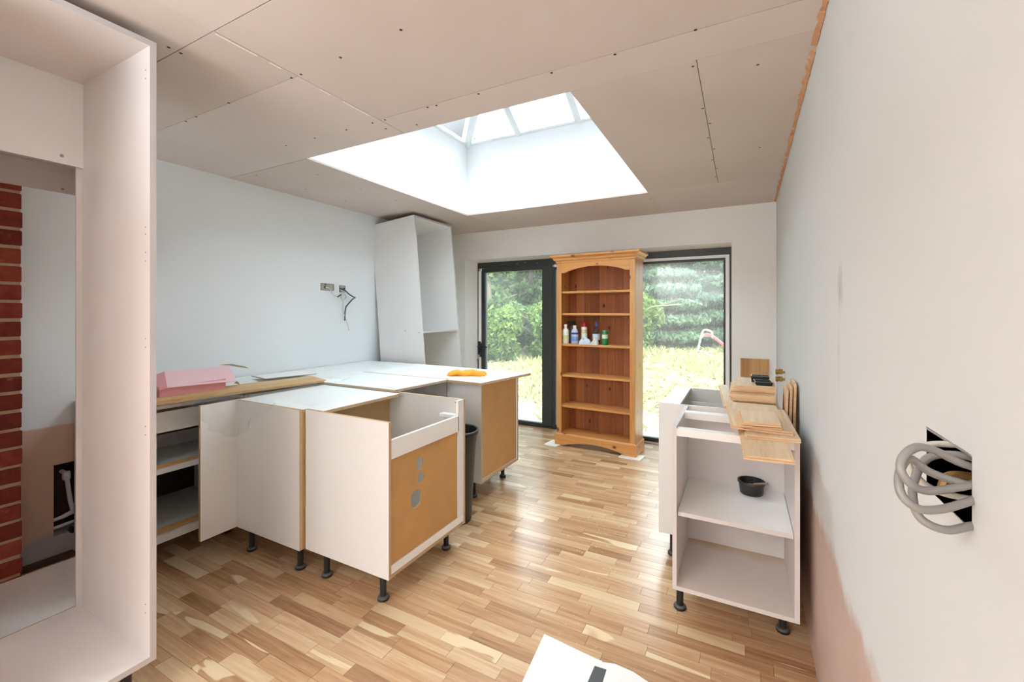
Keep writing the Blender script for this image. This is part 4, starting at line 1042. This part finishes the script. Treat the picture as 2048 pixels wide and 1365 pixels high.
bottle('cleaner_bottle', 'lilac bottle with a blue label and white cap', -.243, .075, [('body', [(.034, 0), (.037, .004), (.037, .115), (.030, .145), (.016, .160)], 'lilac', {'sy': .7}), ('cap', [(.0175, .1602), (.0175, .190)], 'bottle_white', {}), ('label_band', [(.0376, .03), (.0376, .075)], 'label_blue', {'sy': .72}), ('navy_band', [(.0374, .098), (.0374, .117)], 'label_navy', {'sy': .72})])
bottle('aerosol_can', 'white aerosol can with a red cap', -.160, .13, [('body', [(.030, 0), (.031, .003), (.031, .168), (.027, .176)], 'bottle_white', {}), ('cap', [(.029, .1762), (.029, .215), (.022, .228), (.012, .231)], 'red', {}), ('label_band', [(.0314, .11), (.0314, .15)], 'label_yellow', {})], 'can')
bottle('soap_bottle', 'clear plastic bottle with a blue cap', -.025, .12, [('body', [(.036, 0), (.039, .004), (.039, .10), (.030, .125), (.022, .155), (.014, .185)], 'clear_bottle', {}), ('cap', [(.016, .1852), (.016, .212), (.009, .232)], 'blue', {}), ('label_band', [(.0393, .045), (.0393, .105)], 'cloth_blue', {})])
bottle('drink_can', 'green tin with pale lettered top beside the bottles', .085, .06, [('body', [(.027, 0), (.030, .005), (.030, .132), (.026, .140)], 'green_can', {}), ('label_band', [(.0304, .066), (.0304, .105)], 'label_pale', {}), ('rim', [(.0275, .1402), (.0275, .146)], 'silver', {})], 'can')
def crumple(name, label, cat, x, y, sx_, sy_, sz_, mat, seed):
    r_ = np.random.default_rng(seed); m_ = MB(); n_, k2 = 18, 10; V = []
    for j in range(k2 + 1):
        ph = j / k2 * math.pi / 2
        for i in range(n_):
            a = 2 * math.pi * i / n_; q_ = 1 + .22 * math.sin(3 * a + seed) * math.cos(ph) + r_.uniform(-.06, .06)
            V.append((sx_ * math.cos(a) * math.cos(ph) * q_, sy_ * math.sin(a) * math.cos(ph) * q_, sz_ * math.sin(ph) * (1 + .25 * math.sin(2 * a + seed))))
    F = [(j * n_ + i, j * n_ + (i + 1) % n_, (j + 1) * n_ + (i + 1) % n_, (j + 1) * n_ + i) for j in range(k2) for i in range(n_)] + [tuple(range(n_))[::-1]]
    m_.add(V, F); o = m_.build(name, mat); o.location = on_shelf(x, y); tag(o, label, cat); return o
crumple('cleaning_cloth', 'pale blue cleaning cloth bundled on the shelf in front of the can', 'cloth', -.125, .045, .062, .030, .058, 'cloth_blue', 2)
crumple('plastic_bag', 'crumpled grey-white bag lying before the clear bottle', 'bag', -.008, .036, .038, .024, .062, 'bag', 5)

# ------------------------------------------------------------------ GARDEN
GZ = -.12
gr = MB(); gr.box(-30, 22, 4.84, 42, GZ - .1, GZ); struct(gr.build('garden_ground', 'ground'))
gv = MB(); gv.box(-8, 4, 4.84, 6.6, GZ, GZ + .012); struct(gv.build('gravel_path', 'gravel'))
def np_obj(name, V, F, mat, tone):
    me = bpy.data.meshes.new(name); me.from_pydata(V.tolist(), [], F.tolist()); me.update(); me.materials.append(M[mat])
    a = me.attributes.new('tone', 'FLOAT', 'POINT'); a.data.foreach_set('value', tone.tolist())
    o = bpy.data.objects.new(name, me); C.objects.link(o); return o
# grass
N = 34000
gx = rng.uniform(-15, 5, N); gy = 5.2 + (rng.random(N) ** 1.5) * 15.5
keep = (gy > 6.4) | (rng.random(N) < .12)
gx, gy = gx[keep], gy[keep]; N = len(gx)
hgt = rng.uniform(.03, .10, N) * (1 + 1.4 * (np.sin(gx * 1.3 + gy * .7) > .35)) * np.where(gy < 6.4, .8, 1); ang = rng.uniform(0, math.pi, N); wd = rng.uniform(.014, .04, N) * (1 + gy / 12)
lx, ly = rng.normal(0, .09, N), rng.normal(0, .09, N)
V = np.empty((N, 3, 3)); V[:, 0] = np.stack([gx - np.cos(ang) * wd, gy - np.sin(ang) * wd, np.full(N, GZ)], 1); V[:, 1] = np.stack([gx + np.cos(ang) * wd, gy + np.sin(ang) * wd, np.full(N, GZ)], 1); V[:, 2] = np.stack([gx + lx, gy + ly, GZ + hgt], 1)
tn = np.repeat(np.clip(rng.normal(.55, .22, N), 0, 1), 3)
go = np_obj('meadow_grass', V.reshape(-1, 3), np.arange(N * 3).reshape(-1, 3), 'grass', tn); go['kind'] = 'stuff'; tag(go, 'long pale grass of the overgrown lawn outside', 'grass')

def foliage(name, n, blobs, size, mat, seed, droop=0):
    r_ = np.random.default_rng(seed); bl = np.array(blobs, float); wv = bl[:, 3] * bl[:, 4] * bl[:, 5]
    ix = r_.choice(len(bl), n, p=wv / wv.sum()); B = bl[ix]
    d = r_.normal(size=(n, 3)); d /= np.linalg.norm(d, axis=1)[:, None]
    rr = (.55 + .45 * r_.random(n) ** .6) * (1 + .12 * np.sin(d[:, 0] * 7 + ix) * np.cos(d[:, 2] * 6))
    c = B[:, :3] + d * rr[:, None] * B[:, 3:6]; c[:, 2] = np.maximum(c[:, 2], .05)
    a = r_.normal(size=(n, 3)); a[:, 2] -= droop; a /= np.linalg.norm(a, axis=1)[:, None]
    b = np.cross(a, r_.normal(size=(n, 3))); b /= np.linalg.norm(b, axis=1)[:, None]
    s = size * r_.uniform(.6, 1.4, n)[:, None]
    V = np.stack([c - a * s, c - b * s * .45, c + a * s, c + b * s * .45], 1).reshape(-1, 3)
    F = np.arange(n * 4).reshape(-1, 4)
    t0 = .25 + .35 * (rr - .55) / .45 + .25 * (d[:, 2] * .5 + .5) + r_.normal(0, .14, n)  # shade put into leaf tone: darker inside the crown, paler outward and on top
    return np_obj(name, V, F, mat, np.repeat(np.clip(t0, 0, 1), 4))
def tree_proto(kind, seed):
    r_ = random.Random(seed)
    if kind == 'broad':
        bl = [(r_.uniform(-1.1, 1.1), r_.uniform(-.8, .8), r_.uniform(.9, 5.4), r_.uniform(.6, 1.0), r_.uniform(.5, .9), r_.uniform(.5, .9)) for _ in range(16)]
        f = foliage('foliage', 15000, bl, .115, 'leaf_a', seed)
        h = 4.6
    elif kind == 'conifer':
        bl = []
        for k in range(9):
            z = .5 + k * .68; r0 = 1.5 * (1 - k / 11)
            for q_ in range(5):
                a = q_ * 1.257 + k * .7; bl.append((math.cos(a) * r0 * .6, math.sin(a) * r0 * .6, z, r0 * .62, r0 * .62, .20))
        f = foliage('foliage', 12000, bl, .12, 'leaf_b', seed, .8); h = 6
    elif kind == 'screen':
        bl = [(x + r_.uniform(-.2, .2), r_.uniform(-.3, .3), z, r_.uniform(.6, .85), .6, r_.uniform(.6, .8)) for x in (-1.5, -.75, 0, .75, 1.5) for z in (.6, 1.5, 2.4, 3.3, 4.2, 5.0)]
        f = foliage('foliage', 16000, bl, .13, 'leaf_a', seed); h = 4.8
    else:
        bl = [(r_.uniform(-.8, .8), r_.uniform(-.6, .6), r_.uniform(.3, 1.5), r_.uniform(.4, .7), r_.uniform(.4, .6), r_.uniform(.35, .6)) for _ in range(11)]
        f = foliage('foliage', 6500, bl, .075, 'leaf_c', seed); h = 1.3
    m_ = MB(); m_.tube([(0, 0, 0), (.05, .02, h * .3), (-.04, 0, h * .65), (0, 0, h)], [.13 * h / 5, .1 * h / 5, .07 * h / 5, .02], 8)
    for k in range(5):
        z = h * (.35 + .1 * k); a = k * 1.9; m_.tube([(0, 0, z), (math.cos(a) * .5, math.sin(a) * .5, z + .35), (math.cos(a) * 1.0, math.sin(a) * 1.0, z + .55)], [.045, .03, .012], 6)
    tr = m_.build('trunk', 'bark')
    return f, tr
protos = {}
def tree(kind, name, label, x, y, s=1.0, rot=0, group=None, cat='tree', sz=None):
    root = thing(name, label, cat, (x, y, GZ), group)
    if kind not in protos:
        f, tr = tree_proto(kind, {'broad': 11, 'conifer': 23, 'shrub': 37, 'screen': 51}[kind]); protos[kind] = (f, tr)
    else:
        f, tr = [o.copy() for o in protos[kind]]
        for o in (f, tr): C.objects.link(o)
    for o in (f, tr): o.parent = root; o.location = (0, 0, 0)
    root.scale = (s, s, sz or s); root.rotation_euler.z = rot
    return root
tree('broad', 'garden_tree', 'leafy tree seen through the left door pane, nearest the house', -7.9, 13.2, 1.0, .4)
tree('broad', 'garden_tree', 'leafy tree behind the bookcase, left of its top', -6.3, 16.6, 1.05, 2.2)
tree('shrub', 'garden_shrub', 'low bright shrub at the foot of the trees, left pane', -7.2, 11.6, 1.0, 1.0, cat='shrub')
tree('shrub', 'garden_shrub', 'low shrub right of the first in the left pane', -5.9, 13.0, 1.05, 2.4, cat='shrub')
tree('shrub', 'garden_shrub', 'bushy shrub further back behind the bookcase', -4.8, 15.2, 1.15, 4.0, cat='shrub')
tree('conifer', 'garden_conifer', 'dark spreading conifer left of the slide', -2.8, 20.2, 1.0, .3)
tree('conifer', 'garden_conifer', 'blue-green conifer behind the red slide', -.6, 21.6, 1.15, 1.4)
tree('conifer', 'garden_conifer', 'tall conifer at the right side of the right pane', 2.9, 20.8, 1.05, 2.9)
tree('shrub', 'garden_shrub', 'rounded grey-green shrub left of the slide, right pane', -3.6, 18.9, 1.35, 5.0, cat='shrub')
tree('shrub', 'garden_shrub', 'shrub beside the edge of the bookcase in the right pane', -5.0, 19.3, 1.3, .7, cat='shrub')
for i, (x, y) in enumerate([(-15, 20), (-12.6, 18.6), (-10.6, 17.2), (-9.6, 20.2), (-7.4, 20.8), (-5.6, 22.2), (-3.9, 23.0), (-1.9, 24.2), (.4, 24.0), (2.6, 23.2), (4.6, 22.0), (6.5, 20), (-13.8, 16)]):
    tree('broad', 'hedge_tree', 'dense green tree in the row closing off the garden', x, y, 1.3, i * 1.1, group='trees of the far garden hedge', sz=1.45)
for i, x in enumerate((-18.6, -15.0, -11.6, -8.2, -4.6, -1.1, 2.5, 6.1)):
    tree('screen', 'tall_hedge', 'section of the tall clipped green hedge behind all the trees', x, 25.4, 1.0, .06 * (i % 3), group='sections of the tall far hedge', cat='hedge', sz=1.1)
# slide
sl = thing('garden_slide', 'small red slide with white tubular frame on the lawn', 'slide', (-1.1, 18.0, GZ))
def arcpts(x0, x1, y, zt, zb): return smooth_pts([(x0, y, zb), (x0 + .10, y, zb + (zt - zb) * .55), (x0 + .2, y, zt - .02), ((x0 + x1) / 2 + .08, y, zt + .03), (x1, y, zt - .06), (x1 + .03, y, zt - .25)], 5)
for i, yy in enumerate((17.8, 18.25)):
    MB().tube(arcpts(-1.48, -.98, yy, .70, GZ), .02, 8).build('handrail', 'white_paint', sl, smooth=True)
MB().tube([(-1.48, 17.8, GZ + .02), (-.9, 17.8, GZ + .02)], .018, 8).build('base_rail', 'white_paint', sl)
MB().tube([(-1.48, 18.25, GZ + .02), (-.9, 18.25, GZ + .02)], .018, 8).build('base_rail', 'white_paint', sl)
for z in (.08, .26, .42): MB().tube([(-1.42 + z * .2, 17.8, z), (-1.42 + z * .2, 18.25, z)], .016, 8).build('rung', 'white_paint', sl)
ct = smooth_pts([(-1.24, 18.02, .50), (-1.0, 18.02, .47), (-.75, 18.02, .28), (-.5, 18.02, .08), (-.28, 18.02, GZ + .06), (-.1, 18.02, GZ + .05)], 4)
cm = MB(); V = []
for p in ct:
    for dy, dz in ((-.2, .09), (-.17, .0), (.17, 0), (.2, .09)): V.append((p.x, p.y + dy, p.z + dz))
cm.add(V, [(i * 4 + j, i * 4 + j + 1, (i + 1) * 4 + j + 1, (i + 1) * 4 + j) for i in range(len(ct) - 1) for j in range(3)]); co = cm.build('chute', 'slide_red', sl); s2 = co.modifiers.new('solid', 'SOLIDIFY'); s2.thickness = .02
# bare branch
tag(MB().tube(smooth_pts([(-3.4, 17.6, 1.45), (-3.0, 17.4, 1.62), (-2.5, 17.3, 1.66), (-1.95, 17.3, 1.70)]), [.02] * 19, 6).build('bare_branch', 'branch'), 'pale bare branch sticking out of the shrubs left of the slide', 'branch')
